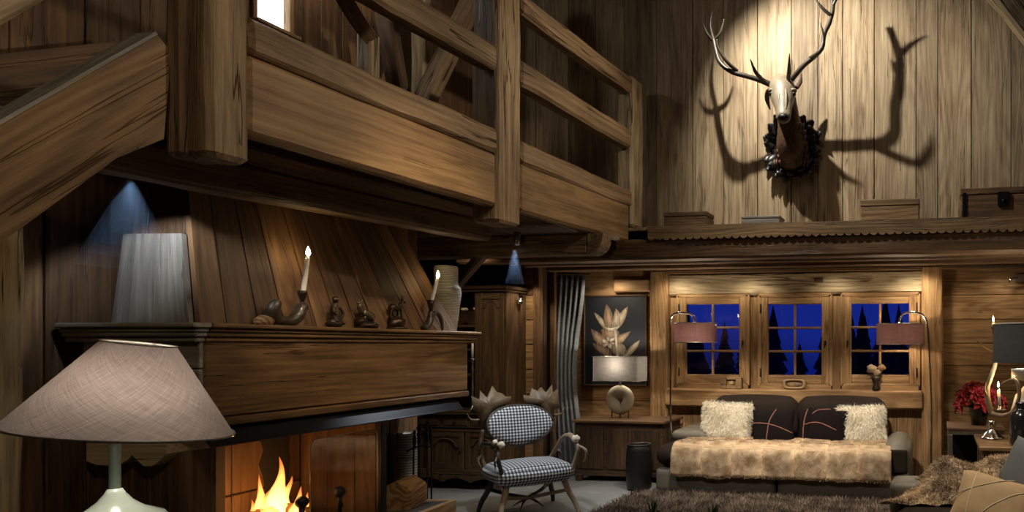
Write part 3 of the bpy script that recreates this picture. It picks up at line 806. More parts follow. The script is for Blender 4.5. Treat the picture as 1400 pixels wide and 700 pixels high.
def hood_face(m, b0, b1, t0, t1, n, wild=.3):
    nrm = (b1 - b0).cross(t0 - b0).normalized(); cut = [0]
    for k in range(n): cut.append(cut[-1] + 1 + random.uniform(-wild, wild))
    cut = [q / cut[-1] for q in cut]
    for k in range(n):
        a, b = cut[k] + .0022, cut[k + 1] - .0022; off = roff(); th = .022 + random.uniform(0, .006)
        q = [b0.lerp(b1, a), b0.lerp(b1, b), t0.lerp(t1, b), t0.lerp(t1, a)]
        vs = [v for v in q] + [v + nrm * th for v in q]
        w = (b1 - b0).length; h = (t0 - b0).length
        gl = [(0, a * w, 0), (0, b * w, 0), (h, b * w, 0), (h, a * w, 0)]
        m.add(vs, [(3, 2, 1, 0), (4, 5, 6, 7)] + [(i, (i + 1) % 4, 4 + (i + 1) % 4, 4 + i) for i in range(4)], [off + Vector(g) for g in gl + gl], rtone(.42))
fpart('hood_front', 'brown', lambda m: hood_face(m, B0, B1, T0, T1, 12))
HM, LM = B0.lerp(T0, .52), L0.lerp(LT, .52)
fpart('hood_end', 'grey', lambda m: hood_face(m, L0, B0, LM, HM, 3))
fpart('hood_end_shaded', 'dark', lambda m: hood_face(m, LM + Vector((0, .035, 0)), HM + Vector((0, .035, 0)), LT + Vector((0, .035, 0)), T0 + Vector((0, .035, 0)), 3))  # darker boards put the shade above the spot's lit edge into colour
fpart('hood_end', 'brown', lambda m: hood_face(m, B1, R0, T1, RT, 4))
fpart('chimney_breast', 'dark', lambda m: [fb(m, -.80, -.50, .16 + .2 * k, .355 + .2 * k, 1.6, 2.45, 2) for k in range(9)])
# below the mantel
def corbel(m):
    z1, z0 = 1.10, .925
    pts = [(-.58, z1), (-.58, z0 + .02), (-.53, z0 + .003), (-.45, z0), (-.395, z0 + .012), (-.365, z0 + .032), (-.345, z0 + .052)]
    pts2 = [(-.345, z0 + .052), (-.32, z0 + .03), (-.285, z0), (-.245, z0), (-.20, z0 + .03), (-.17, z0 + .06), (-.17, z1)]
    for q in (pts, pts2):
        for i in range(len(q) - 1):
            a, b = q[i], q[i + 1]
            if abs(a[0] - b[0]) < 1e-6: continue
            prism(m, [a, b, (b[0], z1), (a[0], z1)], (0, .22, 0), (1, 0, 0), (0, 0, 1), .235, 1.5)  # raised tone puts the foreground lamp's light into the corbel colour
            for k in range(8): m.G[-8 + k] = tuple(m.V[-8 + k])
fpart('corbel', 'hewnpale', corbel)
fpart('jamb', 'brown', lambda m: [fb(m, -.62 + .15 * k, -.475 + .15 * k, .05, .24, 0, 1.10, 2) for k in range(3)] + [fb(m, -.80, -.63, .03, .24, 0, 1.5, 2)])
fpart('jamb', 'brown', lambda m: [fb(m, -.75, -.53, 1.27 + .175 * k, 1.44 + .175 * k, .36, 1.10, 2) for k in range(5)])
fpart('iron_post', 'black', lambda m: fb(m, -.08, -.03, 1.22, 1.27, .36, 1.10, 2))
fpart('fireback', 'soot', lambda m: [fb(m, -.645, -.62, .24, 1.27, .36, 1.10, 1), fb(m, -.62, -.5, .24, .26, .36, 1.1, 1), fb(m, -.60, -.594, .27, .70, .36, 1.09, 2)])
def soot(m):   # tongue of soot the fire has left on the back
    lo = [(.93 + .02 * math.sin(k * 2.3) + .05 * (1 - k / 9) ** 2, .36 + .73 * k / 9) for k in range(10)]; hi = [(1.14 + .02 * math.sin(k * 3.1), .36 + .73 * k / 9) for k in range(10)]
    for k in range(9): prism(m, [lo[k], hi[k], hi[k + 1], lo[k + 1]], (-.60, 0, 0), (0, 1, 0), (0, 0, 1), .005, 1)
fpart('soot_stain', 'soot', soot)
fpart('firebox_lining', 'hutch', lambda m: [fb(m, -.62 + .19 * k, -.433 + .19 * k, 1.25, 1.27, .36, 1.10, 2) for k in range(3)] + [fb(m, -.615, -.60, .27 + .24 * k, .505 + .24 * k, .36, .61, 2) for k in range(4)] + [fb(m, -.615, -.60, .27 + .24 * k, .505 + .24 * k, .62, 1.09, 2) for k in range(4)])
def flange(m):
    A = [(-.03, 1.10), (.045, 1.022), (.05, 1.018), (.05, 1.012), (.04, 1.016), (-.036, 1.094)]
    vs = [(x, .0, z) for x, z in A] + [(x, 1.98 if x > 0 else 2.0, z) for x, z in A]
    n = len(A); m.add(vs, [tuple(range(n)), tuple(reversed(range(n, 2 * n)))] + [(i, n + i, n + (i + 1) % n, (i + 1) % n) for i in range(n)])
fpart('iron_flange', 'blacksteel', flange)
fpart('hearth', 'stone', lambda m: fb(m, -.75, .06, .0, 1.78, .30, .355, 1, .006))
fpart('hearth_base', 'brown', lambda m: fb(m, -.75, .03, .02, 1.76, 0, .30, 1))
fpart('hearth_edge', 'boxwood', lambda m: [fb(m, .06, .10, .0, 1.82, .27, .36, 1, .006), fb(m, -.42, .06, 1.78, 1.82, .27, .36, 0, .006)])
# sliding glass fire screen
scr = thing('fire_screen', 'clear glass panel with rounded corners standing before the fire', 'fire screen', FM @ Vector((-.055, .95, .356)), frz)
def rr(y0, y1, z0, z1, r, n=5):
    out = []
    for cy_, cz, a0 in ((y1 - r, z0 + r, -PI / 2), (y1 - r, z1 - r, 0), (y0 + r, z1 - r, PI / 2), (y0 + r, z0 + r, PI)):
        out += [(cy_ + r * math.cos(a0 + PI / 2 * k / n), cz + r * math.sin(a0 + PI / 2 * k / n)) for k in range(n + 1)]
    return out
one(lambda m: prism(m, rr(-.27, .26, .0, .60, .05), (0, 0, 0), (0, 1, 0), (0, 0, 1), .006), 'glass_panel', M['screen'], scr, local=True)
one(lambda m: tube(m, [(.003, y, z) for y, z in rr(-.27, .26, .0, .60, .05)] + [(.003, .21, 0)], .0018, 6, 1), 'edge_strip', M['brushed'], scr, local=True)
# fire: logs and flames
def fire_log(p0, p1, r, lab):
    o = one(lambda m: tube(m, [FM @ Vector(p0), FM @ (Vector(p0).lerp(Vector(p1), .5) + Vector((0, 0, .01))), FM @ Vector(p1)], [r, r * 1.05, r * .95], 10, 5, True, rough=.3), 'firewood', M['log'])
    tag(o, lab, 'firewood')
fire_log((-.45, .40, .41), (-.43, 1.08, .41), .055, 'long log burning at the back of the fire')
fire_log((-.27, .38, .41), (-.29, 1.0, .41), .052, 'long log burning at the front of the fire')
fire_log((-.38, .45, .50), (-.30, .95, .50), .045, 'short log lying on top of the fire')
fl = thing('fire', 'bright yellow flames leaping over the logs in the hearth', 'fire', FM @ Vector((-.34, .80, .42)), frz)
def flame_tongue(m, p, h, r, lean, q=0):
    pts, rad = [], []
    for k in range(9):
        t = k / 8
        pts.append(Vector(p) + Vector((lean[0] * t * t + .018 * math.sin(6 * t + q), lean[1] * t * t + .022 * math.sin(5 * t + 2 * q), h * t)))
        rad.append(r * max(.02, (1 - t) ** .8 * (1 + .6 * math.sin(PI * min(1, t * 1.5)))))
    tube(m, pts, rad, 10, 3, True)
    n = len(m.V) - m_start[0]
    for k in range(m_start[0], len(m.V)):
        t = min(1, max(0, (m.V[k].z - p[2]) / h)); m.G[k] = (t, 0, 0)
    m_start[0] = len(m.V)
rnd = random.Random(3); m_start = [0]
for y, x, h, r in ((-.02, 0, .44, .055), (-.12, .03, .27, .05), (.06, -.02, .30, .05), (-.20, -.02, .22, .04), (.13, .03, .20, .035), (-.30, .02, .15, .03), (.03, .07, .25, .045), (-.07, -.06, .34, .04), (-.15, .06, .19, .04)):
    m_start[0] = 0
    one(lambda m: flame_tongue(m, (x, y, -.02), h, r, (rnd.uniform(-.04, .04), rnd.uniform(-.05, .06)), rnd.uniform(0, 6)), 'flame', M['fire'], fl, local=True)
light('fire_light', 'POINT', FM @ Vector((-.30, .74, .70)), None, 5, (1, .52, .18), .1)
def andiron(y, lab):
    t = thing('andiron', lab, 'andiron', FM @ Vector((-.14, y, .356)), frz, None)
    one(lambda m: lathe(m, [(.022, 0), (.02, .03), (.014, .06), (.014, .13), (.022, .15), (.014, .17), (.016, .20)], (0, 0, 0), 14), 'shaft', M['black'], t, local=True)
    one(lambda m: ellipsoid(m, (0, 0, .232), (.034, .034, .036)), 'knob', M['black'], t, local=True)
    one(lambda m: beam(m, (0, 0, .03), (-.35, 0, .03), .02, .025), 'bar', M['black'], t, local=True)
andiron(.72, 'black iron andiron with round knob right beside the flames')
andiron(1.0, 'black iron andiron with round knob behind the glass screen')

# chunk of squared log and the fire tools on the far end of the hearth
lg = FM @ Vector((-.17, 1.62, .356))
def chunk(m):
    w = .105
    prof = [(-w, 0), (w, 0), (w, .12), (w * .8, .15), (w * .1, .195), (-w * .35, .18), (-w, .14)]
    prism(m, prof, (0, .14, 0), (1, 0, 0), (0, 0, 1), .28, 1.0)
    for k in range(14): v = m.V[-14 + k]; m.G[-14 + k] = (v.y + 7, v.x, v.z)
o = one(chunk, 'log', M['log'], None); o.location = lg; o.rotation_euler = (0, 0, frz + .25); tag(o, 'squared chunk of split timber lying on the far end of the hearth', 'log')
ft = thing('fire_tool_set', 'black wrought iron fire tools hanging in a stand beyond the end of the hearth', 'fire tools', FM @ Vector((-.27, 1.935, .001)), frz); ft.scale = (1, 1, 1.34)
one(lambda m: [lathe(m, [(.085, 0), (.085, .012), (.02, .02), (.009, .03), (.009, .60), (.02, .61), (.012, .63), (.02, .65), (.0, .67)], (0, 0, 0), 16), tube(m, [(-.02, -.11, .53), (.0, 0, .545), (.02, .11, .53)], .006, 8, 4)], 'stand', M['black'], ft, local=True)
for k, (y, kind) in enumerate(((-.10, 0), (-.045, 1), (.055, 2), (.105, 3))):
    def tool(m):
        x = .025
        tube(m, [(x, y, .08), (x, y, .50), (x, y * .9, .56)], .006, 8, 4)
        lathe(m, [(.006, .55), (.013, .575), (.013, .60), (.006, .62), (.012, .635), (0, .65)], (x, y * .9, 0), 10)
        if kind == 0: beam(m, (x, y, .16), (x, y, .03), .06, .006, (1, 0, 0))
        if kind == 1: tube(m, [(x, y, .09), (x, y - .01, .05), (x, y - .035, .06)], .005, 6, 4)
        if kind == 2: lathe(m, [(.008, .17), (.03, .14), (.035, .04)], (x, y, 0), 12)
        if kind == 3: tube(m, [(x, y, .09), (x, y + .02, .05), (x, y + .03, .09)], .005, 6, 4)
    one(tool, ('shovel', 'poker', 'brush', 'tongs')[k], M['black'], ft, local=True)

def rattan(name, rgb, dens):
    m, n, b = newmat(name); N = n.nodes.new; L = n.links.new
    at = N('ShaderNodeAttribute'); at.attribute_name = 'gc'; x = N('ShaderNodeSeparateXYZ'); L(at.outputs['Vector'], x.inputs[0])
    mt = N('ShaderNodeMath'); mt.operation = 'MULTIPLY'; mt.inputs[1].default_value = dens; L(x.outputs[1], mt.inputs[0])
    nz_ = N('ShaderNodeTexNoise'); nz_.inputs['Scale'].default_value = 14; L(at.outputs['Vector'], nz_.inputs['Vector'])
    ad = N('ShaderNodeMath'); ad.operation = 'MULTIPLY_ADD'; L(nz_.outputs['Fac'], ad.inputs[0]); ad.inputs[1].default_value = .9; L(mt.outputs[0], ad.inputs[2])
    fr = N('ShaderNodeMath'); fr.operation = 'FRACT'; L(ad.outputs[0], fr.inputs[0])
    r = N('ShaderNodeValToRGB'); r.color_ramp.elements[0].color = (.02, .015, .01, 1); r.color_ramp.elements[1].position = .45; r.color_ramp.elements[1].color = tuple(rgb) + (1,)
    L(fr.outputs[0], r.inputs[0]); L(r.outputs[0], b.inputs['Base Color'])
    bp = N('ShaderNodeBump'); bp.inputs['Distance'].default_value = .01; L(fr.outputs[0], bp.inputs['Height']); L(bp.outputs[0], b.inputs['Normal']); return m
M['rattan'] = rattan('white_coiled_cane', (.85, .82, .75), 60)
def ribbed(prof, n=90):
    out = []; zs = [p[1] for p in prof]
    for k in range(n + 1):
        z = zs[0] + (zs[-1] - zs[0]) * k / n
        for i in range(len(prof) - 1):
            if prof[i][1] <= z <= prof[i + 1][1] + 1e-9:
                t = (z - prof[i][1]) / max(1e-6, prof[i + 1][1] - prof[i][1]); r = prof[i][0] + (prof[i + 1][0] - prof[i][0]) * t
        out.append((r + (.0025 if k % 2 else -.0025), z))
    return out
v1 = one(lambda m: lathe(m, ribbed([(.075, 0), (.09, .15), (.11, .30), (.105, .345), (.085, .37), (.085, .50), (.08, .52)]) + [(.07, .52), (.07, .3)], (0, 0, 0), 28, cap=False), 'woven_vase', M['rattan'])
v1.location = FM @ Vector((-.205, 2.16, 1.606)); v1.rotation_euler = (0, 0, 1); tag(v1, 'tall shouldered vase of white coiled cane behind the hood on the mantel end', 'vase')
v2 = one(lambda m: lathe(m, [(0, .006), (.06, .006)] + ribbed([(.075, 0), (.08, .2), (.085, .45), (.08, .50)]) + [(.065, .50), (.06, .02)], (0, 0, 0), 28, cap=False), 'woven_basket', M['rattan'])
v2.location = FM @ Vector((-.43, 2.02, .001)); v2.scale = (.9, .9, 1.64); tag(v2, 'tall white woven basket standing behind the fire tools', 'basket')

# ------------------------------------------------------------------ on the mantel shelf
def mp(u, x=-.02):
    """spot on the mantel shelf that shows at column u"""
    s, c = math.sin(YAW), math.cos(YAW); best = None
    for k in range(0, 2200, 2):
        p = FM @ Vector((x, k / 1000, 1.606)); uu = UX + FPX * (p.x * c + p.y * s) / (-p.x * s + p.y * c)
        if best is None or abs(uu - u) < best[0]: best = (abs(uu - u), k / 1000)
    return FM @ Vector((x, best[1], 1.606))
def candle_flame(parent, p, s=1.0, pw=5.0):
    one(lambda m: lathe(m, [(.0, -.006), (.008 * s, .003), (.0115 * s, .014), (.009 * s, .028), (.004 * s, .042), (0, .054)], p, 10), 'flame', M['flame'], parent, local=True)
    q = basis(parent) @ Vector(p)
    light('candle_light', 'POINT', (q.x, q.y, q.z + .015), None, pw, CANDLE, .012)
h1 = thing('horn_candle_holder', 'curved dark horn candle holder lying on the mantel with a tall lit candle', 'candle holder', mp(398), frz, 'horn candle holders on the mantel')
one(lambda m: tube(m, [(0, .085, .115), (0, .068, .10), (0, .045, .06), (0, 0, .028), (0, -.05, .028), (0, -.085, .035)], [.026, .029, .034, .03, .025, .02], 14, 6, rough=.06), 'horn', M['horn'], h1, local=True)
one(lambda m: tube(m, [(0, -.075, .02), (0, -.098, .05), (0, -.11, .085), (0, -.095, .115), (0, -.078, .10)], [.022, .027, .032, .03, .012], 12, 5, rough=.1), 'curled_tip', M['horn'], h1, local=True)
one(lambda m: lathe(m, [(.0, .0), (.018, .0), (.01, .012), (.009, .025), (.016, .04), (.022, .065), (.027, .082), (.020, .082), (.018, .06)], (0, .075, .118), 18), 'cup', M['bronze'], h1, local=True)
one(lambda m: tube(m, [(0, .078, .175), (0, .095, .285), (0, .112, .395)], [.0125, .012, .0105], 12, 3), 'candle', M['candle'], h1, local=True)
candle_flame(h1, (0, .114, .402))
h2 = thing('horn_candle_holder', 'forked horn candle holder at the far mantel end with a leaning lit candle', 'candle holder', mp(592), frz, 'horn candle holders on the mantel')
one(lambda m: tube(m, [(0, -.10, .012), (0, -.06, .035), (0, -.03, .085), (0, -.025, .14)], [.024, .026, .022, .015], 12, 6, rough=.06), 'horn', M['horn'], h2, local=True)
one(lambda m: tube(m, [(0, -.02, .10), (0, .03, .132), (0, .075, .11), (0, .10, .06), (0, .11, .006)], [.014, .016, .016, .013, .008], 12, 6), 'curled_tip', M['horn'], h2, local=True)
one(lambda m: lathe(m, [(0, 0), (.014, 0), (.012, .02), (.02, .05), (.026, .085), (.019, .085), (.016, .06)], (0, -.025, .135), 18), 'cup', M['bronze'], h2, local=True)
one(lambda m: tube(m, [(0, -.025, .19), (0, .015, .29), (0, .052, .385)], [.0125, .012, .0105], 12, 3), 'candle', M['candle'], h2, local=True)
candle_flame(h2, (0, .056, .392))
def rockbase(m, r, h, c=(0, 0, 0)): ellipsoid(m, (c[0], c[1], c[2] + h * .45), (r * .75, r, h * .6), None, 14, 8, .5)
def fig(u, lab): return thing('bronze_figurine', lab, 'figurine', mp(u, -.03), frz, 'figurines on the mantel')
f1 = fig(458, 'small dark figurine of a seated robed figure, nearest to the large horn')
one(lambda m: [rockbase(m, .05, .05)], 'base', M['bronze'], f1, local=True)
one(lambda m: [tube(m, [(0, 0, .03), (0, .004, .08), (0, -.006, .12), (0, -.002, .145)], [.036, .030, .022, .012], 12, 5, rough=.2), ellipsoid(m, (0, .002, .165), (.016, .018, .022), None, 10, 8, .2), tube(m, [(.01, .02, .12), (.02, .036, .09), (.02, .026, .06)], [.009, .008, .007], 8, 4), tube(m, [(.01, -.022, .12), (.018, -.032, .09), (.02, -.016, .075)], [.009, .008, .007], 8, 4)], 'figure', M['bronze'], f1, local=True)
f2 = fig(500, 'small silvery figurine of an animal among leaves in the middle of the mantel')
one(lambda m: [rockbase(m, .075, .045), rockbase(m, .04, .05, (.0, -.04, .02))], 'base', M['bronze'], f2, local=True)
one(lambda m: [tube(m, [(0, .05, .07), (0, .01, .085), (0, -.035, .10)], [.028, .03, .024], 12, 5, rough=.25), tube(m, [(0, -.035, .10), (0, -.05, .13), (0, -.045, .155)], [.02, .015, .014], 10, 4), ellipsoid(m, (0, -.056, .158), (.012, .02, .012)), tube(m, [(0, -.045, .165), (.004, -.03, .185)], [.005, .003], 6, 2), tube(m, [(0, -.05, .165), (-.004, -.055, .188)], [.005, .003], 6, 2)] + [tube(m, [(x, y, .075), (x * 1.2, y + .008, .04), (x * 1.3, y, .015)], [.008, .006, .006], 8, 3) for x in (-.012, .012) for y in (-.025, .04)], 'animal', plain('tarnished_silver', (.16, .13, .09), .32, .8, .3, 60), f2, local=True)
f3 = fig(541, 'small dark bronze chamois standing on a rock, right of the other figurines')
one(lambda m: [lathe(m, [(.07, 0), (.07, .012), (.06, .018)], (0, 0, 0), 18), rockbase(m, .062, .07, (0, 0, .012)), rockbase(m, .04, .05, (0, .035, .03))], 'rock', M['bronze'], f3, local=True)
def chamois(m):
    tube(m, [(0, -.052, .135), (0, -.03, .148), (0, .01, .147), (0, .035, .158)], [.016, .024, .022, .020], 12, 5)
    tube(m, [(0, .03, .158), (0, .055, .18), (0, .066, .196)], [.018, .012, .010], 10, 4)
    tube(m, [(0, .06, .200), (0, .082, .192), (0, .096, .184)], [.0105, .009, .0055], 10, 3)
    for x, y0, y1 in ((-.010, .032, .036), (.010, .034, .05), (-.010, -.042, -.046), (.010, -.045, -.062)):
        tube(m, [(x, y0, .14), (x, (y0 + y1) / 2 - .004, .11), (x, y1, .07)], [.010, .006, .005], 8, 4)
    for x in (-.005, .005): tube(m, [(x, .060, .206), (x, .062, .226), (x, .052, .232)], [.003, .0025, .0015], 6, 4); 
    for x in (-.012, .012): ellipsoid(m, (x, .052, .208), (.004, .005, .009))
    tube(m, [(0, -.055, .14), (0, -.064, .128)], [.005, .003], 6, 2)
one(chamois, 'chamois', M['bronze'], f3, local=True)
o = one(lambda m: ellipsoid(m, (0, 0, .018), (.035, .05, .035), None, 16, 10, .15), 'wooden_egg', M['log']); o.location = mp(361, -.03); tag(o, 'rounded brown wooden lump left of the large horn on the mantel', 'ornament')

# ------------------------------------------------------------------ stag's head
px = .0068
stag = thing('mounted_stag_head', 'carved stag head with dark branching antlers on a leafy shield high on the board wall', 'stag head', P(1084, 203, 6.335))
def spart(name, mat, fn): return one(fn, name, M[mat] if isinstance(mat, str) else mat, stag)
SC = P(1084, 203, 6.335)
def shield(m):
    n = 40; pts = [(.215 * math.cos(2 * PI * k / n), .265 * math.sin(2 * PI * k / n)) for k in range(n)]
    prism(m, pts, SC + Vector((0, .012, 0)), (1, 0, 0), (0, 0, 1), .04, 1)
    tube(m, [SC + Vector((.165 * math.cos(a), -.05, .21 * math.sin(a))) for a in [2 * PI * k / 24 for k in range(25)]], .022, 10, 2)
spart('shield', 'black', shield)
def leafshape(m, c, d, L, w, up, curl=.35, n=6):
    d = Vector(d).normalized(); s = d.cross(Vector(up)).normalized(); nn = s.cross(d); vs, fs = [], []
    for k in range(n + 1):
        t = k / n; ww = w * (math.sin(PI * (t * .86 + .10)) ** .8) * (1 + .25 * math.sin(t * 19)); ww = max(ww, .001) if k < n else .001
        b = Vector(c) + d * L * t - nn * L * curl * t * t
        vs += [b - s * ww + nn * .010, b - s * ww * .5, b - nn * .008, b + s * ww * .5, b + s * ww + nn * .010]
    for k in range(n):
        for j in range(4): a = k * 5 + j; fs.append((a, a + 1, a + 6, a + 5))
    m.add(vs, fs, None, 1, True)
def leaves(m):
    rl = random.Random(4)
    for ring, (cnt, off, L, w) in enumerate(((15, 0, .125, .046), (15, .5, .095, .040))):
        for k in range(cnt):
            a = 2 * PI * (k + off) / cnt + rl.uniform(-.08, .08); d = Vector((math.cos(a), -.05 - .25 * ring, math.sin(a)))
            d += Vector((-math.sin(a), 0, math.cos(a))) * rl.uniform(-.5, .5)
            c = SC + Vector((.165 * math.cos(a), -.03 - .035 * ring, .205 * math.sin(a)))
            leafshape(m, c, d, L * rl.uniform(.85, 1.2), w, (0, 1, 0), rl.uniform(.1, .6))
o = spart('leaf_carving', plain('dark_carved_leaf', (.022, .022, .024), .38, 0, .35, 50, coat=.3), leaves)
md = o.modifiers.new('thickness', 'SOLIDIFY'); md.thickness = .012
def loft(m, rings, seg=20, rough=0, tone=1.0):
    """rings: (centre, half width, half height, forward tilt vector)"""
    vs, fs, gs = [], [], []; off = roff()
    for k, (c, rx, rz, up) in enumerate(rings):
        up = Vector(up).normalized()
        for i in range(seg):
            a = 2 * PI * i / seg; q = 1 + (rough * mnoise.noise(Vector((k * .9, math.cos(a) * 2, math.sin(a) * 2)) + off) if rough else 0)
            vs.append(Vector(c) + Vector((rx * math.cos(a) * q, 0, 0)) + up * rz * math.sin(a) * q); gs.append((k * .1, math.cos(a) * rx, math.sin(a) * rz))
    n = len(rings)
    for k in range(n - 1):
        for i in range(seg):
            j = (i + 1) % seg; fs.append((k * seg + i, k * seg + j, (k + 1) * seg + j, (k + 1) * seg + i))
    fs.append(tuple(reversed(range(seg)))); fs.append(tuple((n - 1) * seg + i for i in range(seg)))
    m.add(vs, fs, gs, tone, True)
def interp(rings, n=5):
    cs = catmull([r[0] for r in rings], n); ex = catmull([Vector((r[1], r[2], 0)) for r in rings], n); ups = catmull([Vector(r[3]) for r in rings], n)
    return [(c, e.x, e.y, u) for c, e, u in zip(cs, ex, ups)]
M['stagfur'] = plain('brown_carved_fur', (.10, .052, .028), .55, 0, .9, 38, var=.4)
M['stagface'] = plain('grey_brown_face', (.19, .155, .11), .5, 0, .6, 24, var=.45)
def neck(m):
    loft(m, interp([(P(1083, 206, 6.31), .165, .20, (0, .2, 1)), (P(1082, 201, 6.22), .15, .19, (0, .25, 1)), (P(1080.5, 186, 6.13), .125, .155, (0, .6, 1)), (P(1078, 160, 6.09), .10, .115, (0, 1, .9)), (P(1074, 132, 6.07), .09, .09, (0, 1, .6))]), 36, .06)
    for row in range(7):        # carved locks of hair down the chest
        for k in range(-4 + row % 2, 5):
            a = k * .30 + (.15 if row % 2 else 0); t = row / 6
            c0 = P(1080 + k * 1.2, 172 + row * 8, 6.035 + .12 * t) + Vector(((.085 + .055 * t) * math.sin(a) , .09 * (1 - math.cos(a)), 0))
            tube(m, [c0 + Vector((0, .02, .035)), c0 + Vector((.006 * math.sin(k), -.004, .0)), c0 + Vector((-.004 * k, .012, -.045))], [.010, .013, .003], 6, 3)
spart('neck', 'stagfur', neck)
def head(m):
    loft(m, interp([(P(1069, 110, 6.09), .05, .04, (0, -.3, 1)), (P(1069, 115, 6.05), .105, .09, (0, -.7, 1)), (P(1069.5, 124, 5.99), .122, .105, (0, -1, .8)), (P(1070, 134, 5.94), .108, .092, (0, -1, .7)), (P(1070.5, 145, 5.885), .082, .072, (0, -1, .7)), (P(1071, 154, 5.84), .070, .060, (0, -1, .7)), (P(1071, 161, 5.805), .064, .052, (0, -1, .7)), (P(1071, 165.5, 5.795), .040, .032, (0, -1, .6))]), 28)
    for sx in (-1, 1):
        ellipsoid(m, P(1070 + sx * 14.5, 124, 5.935), (.034, .035, .022)); ellipsoid(m, P(1069 + sx * 9, 111, 6.03), (.036, .036, .034))
        tube(m, [P(1070 + sx * 4, 118, 5.90), P(1070 + sx * 5, 132, 5.845), P(1071 + sx * 3.5, 150, 5.79)], [.010, .012, .006], 8, 5)
    for k in range(7):   # swirls on the brow
        a = k * .9; tube(m, [P(1069.5 + 3 * math.cos(a), 119 + 3 * math.sin(a), 5.905), P(1069.5 + 7 * math.cos(a + .6), 119 + 6 * math.sin(a + .6), 5.915)], [.008, .003], 6, 3)
spart('head', 'stagface', head)
spart('nose', 'black', lambda m: ellipsoid(m, P(1071, 160.5, 5.775), (.050, .034, .034)))
for sx in (-1, 1):
    spart('eye', 'black', lambda m: ellipsoid(m, P(1070 + sx * 15.5, 128.5, 5.925), (.019, .022, .019)))
def ear(pts):
    def f(m):
        tube(m, pts, [.018, .036, .030, .004], 10, 5, True, .4, (0, 1, 0))
    return f
spart('ear', 'stagfur', ear([P(1082, 124, 6.04), P(1088, 118, 6.06), P(1093, 110, 6.07), P(1095, 99, 6.06)]))
spart('ear', 'stagfur', ear([P(1057, 124, 6.04), P(1050, 126, 6.06), P(1049, 136, 6.07), P(1053, 150, 6.06)]))
def ant(u, v, Y): return P(940 + u / 2.8, v / 2.8, Y)
def antler_left(m):
    tube(m, [ant(330, 330, 6.03), ant(290, 312, 5.98), ant(235, 294, 5.92), ant(170, 275, 5.87), ant(125, 240, 5.86), ant(108, 190, 5.88), ant(100, 150, 5.9)], [.026, .025, .022, .021, .02, .019, .02], 12, 6, rough=.12)
    tube(m, [ant(300, 316, 5.99), ant(262, 278, 5.86), ant(240, 225, 5.76)], [.020, .017, .003], 10, 6, rough=.1)
    tube(m, [ant(190, 272, 5.88), ant(150, 235, 5.80), ant(118, 185, 5.76), ant(112, 150, 5.74)], [.018, .015, .012, .004], 10, 6)
    tube(m, [ant(102, 160, 5.9), ant(76, 130, 5.86), ant(60, 90, 5.84)], [.017, .013, .003], 10, 5)
    tube(m, [ant(101, 155, 5.9), ant(88, 100, 5.93), ant(95, 35, 5.94)], [.016, .013, .003], 10, 5)
    tube(m, [ant(101, 155, 5.9), ant(126, 125, 5.88), ant(140, 72, 5.86)], [.017, .014, .003], 10, 5)
    ellipsoid(m, ant(326, 328, 6.03), (.032, .03, .026), None, 12, 8, .3)
spart('antler', 'antler', antler_left)
def antler_right(m):
    tube(m, [ant(378, 328, 6.03), ant(402, 300, 5.98), ant(445, 250, 5.92), ant(490, 212, 5.88), ant(516, 180, 5.87), ant(524, 130, 5.88), ant(546, 80, 5.9), ant(557, 20, 5.92), ant(545, -40, 5.94)], [.026, .025, .022, .021, .021, .02, .02, .018, .015], 12, 6, rough=.12)
    tube(m, [ant(384, 322, 5.99), ant(388, 270, 5.86), ant(390, 205, 5.76)], [.020, .017, .003], 10, 6, rough=.1)
    tube(m, [ant(470, 222, 5.89), ant(512, 190, 5.80), ant(522, 145, 5.77), ant(508, 85, 5.74)], [.018, .015, .012, .003], 10, 6)
    tube(m, [ant(550, 60, 5.9), ant(515, 30, 5.86), ant(486, -10, 5.83)], [.017, .014, .003], 10, 5)
    tube(m, [ant(556, 25, 5.92), ant(575, -15, 5.9), ant(600, -45, 5.88)], [.016, .012, .003], 10, 5)
    ellipsoid(m, ant(381, 326, 6.03), (.032, .03, .026), None, 12, 8, .3)
spart('antler', 'antler', antler_right)

# ------------------------------------------------------------------ old boxes on the ledge
def ledge_box(u0, u1, vtop, name, lab, mat, Y=6.04, d=.22, lid=.3, latch=False):
    a, b = P(u0, 300, Y), P(u1, 300, Y); zt = P((u0 + u1) / 2, vtop, Y).z; z0 = 2.5915; h = zt - z0
    cx_, w = (a.x + b.x) / 2, b.x - a.x
    t = thing(name, lab, 'box', (cx_, Y + d / 2, z0), 0, 'boxes on the ledge')
    one(lambda m: box(m, (0, 0, h * (1 - lid) / 2), (w * .985, d * .98, h * (1 - lid) - .004), ch=.006), 'body', mat, t, local=True)
    one(lambda m: box(m, (0, 0, h * (1 - lid / 2)), (w, d, h * lid - .002), ch=.006), 'lid', mat, t, local=True)
    if latch:
        one(lambda m: [box(m, (.02, -d / 2 - .006, h * .62), (.10, .012, .12), along=2, ch=.005), lathe(m, [(.012, 0), (.012, .012), (0, .014)], (0, 0, 0), 10, Matrix.Translation((.02, -d / 2 - .008, h * .56)) @ Matrix.Rotation(PI / 2, 4, 'X'))], 'latch', M['black'], t, local=True)
        one(lambda m: box(m, (-w * .45, -d / 2 - .002, h * .45), (.03, .008, h * .8), along=2, ch=.002), 'corner_strap', M['black'], t, local=True)
M['boxdark'] = wood('dark_box_wood', (.06, .032, .016), (.13, .075, .036), (.22, .135, .07), ring=.4)
ledge_box(907, 966, 289, 'wooden_box', 'low brown wooden box at the left end of the ledge under the wall boards', M['boxdark'])
ledge_box(1013, 1066, 294.5, 'wooden_box', 'flat dark grey box on the ledge below the stag head', M['grey'])
ledge_box(1176, 1257, 271.5, 'wooden_box', 'light brown lidded wooden box in the middle of the ledge', M['boxwood'])
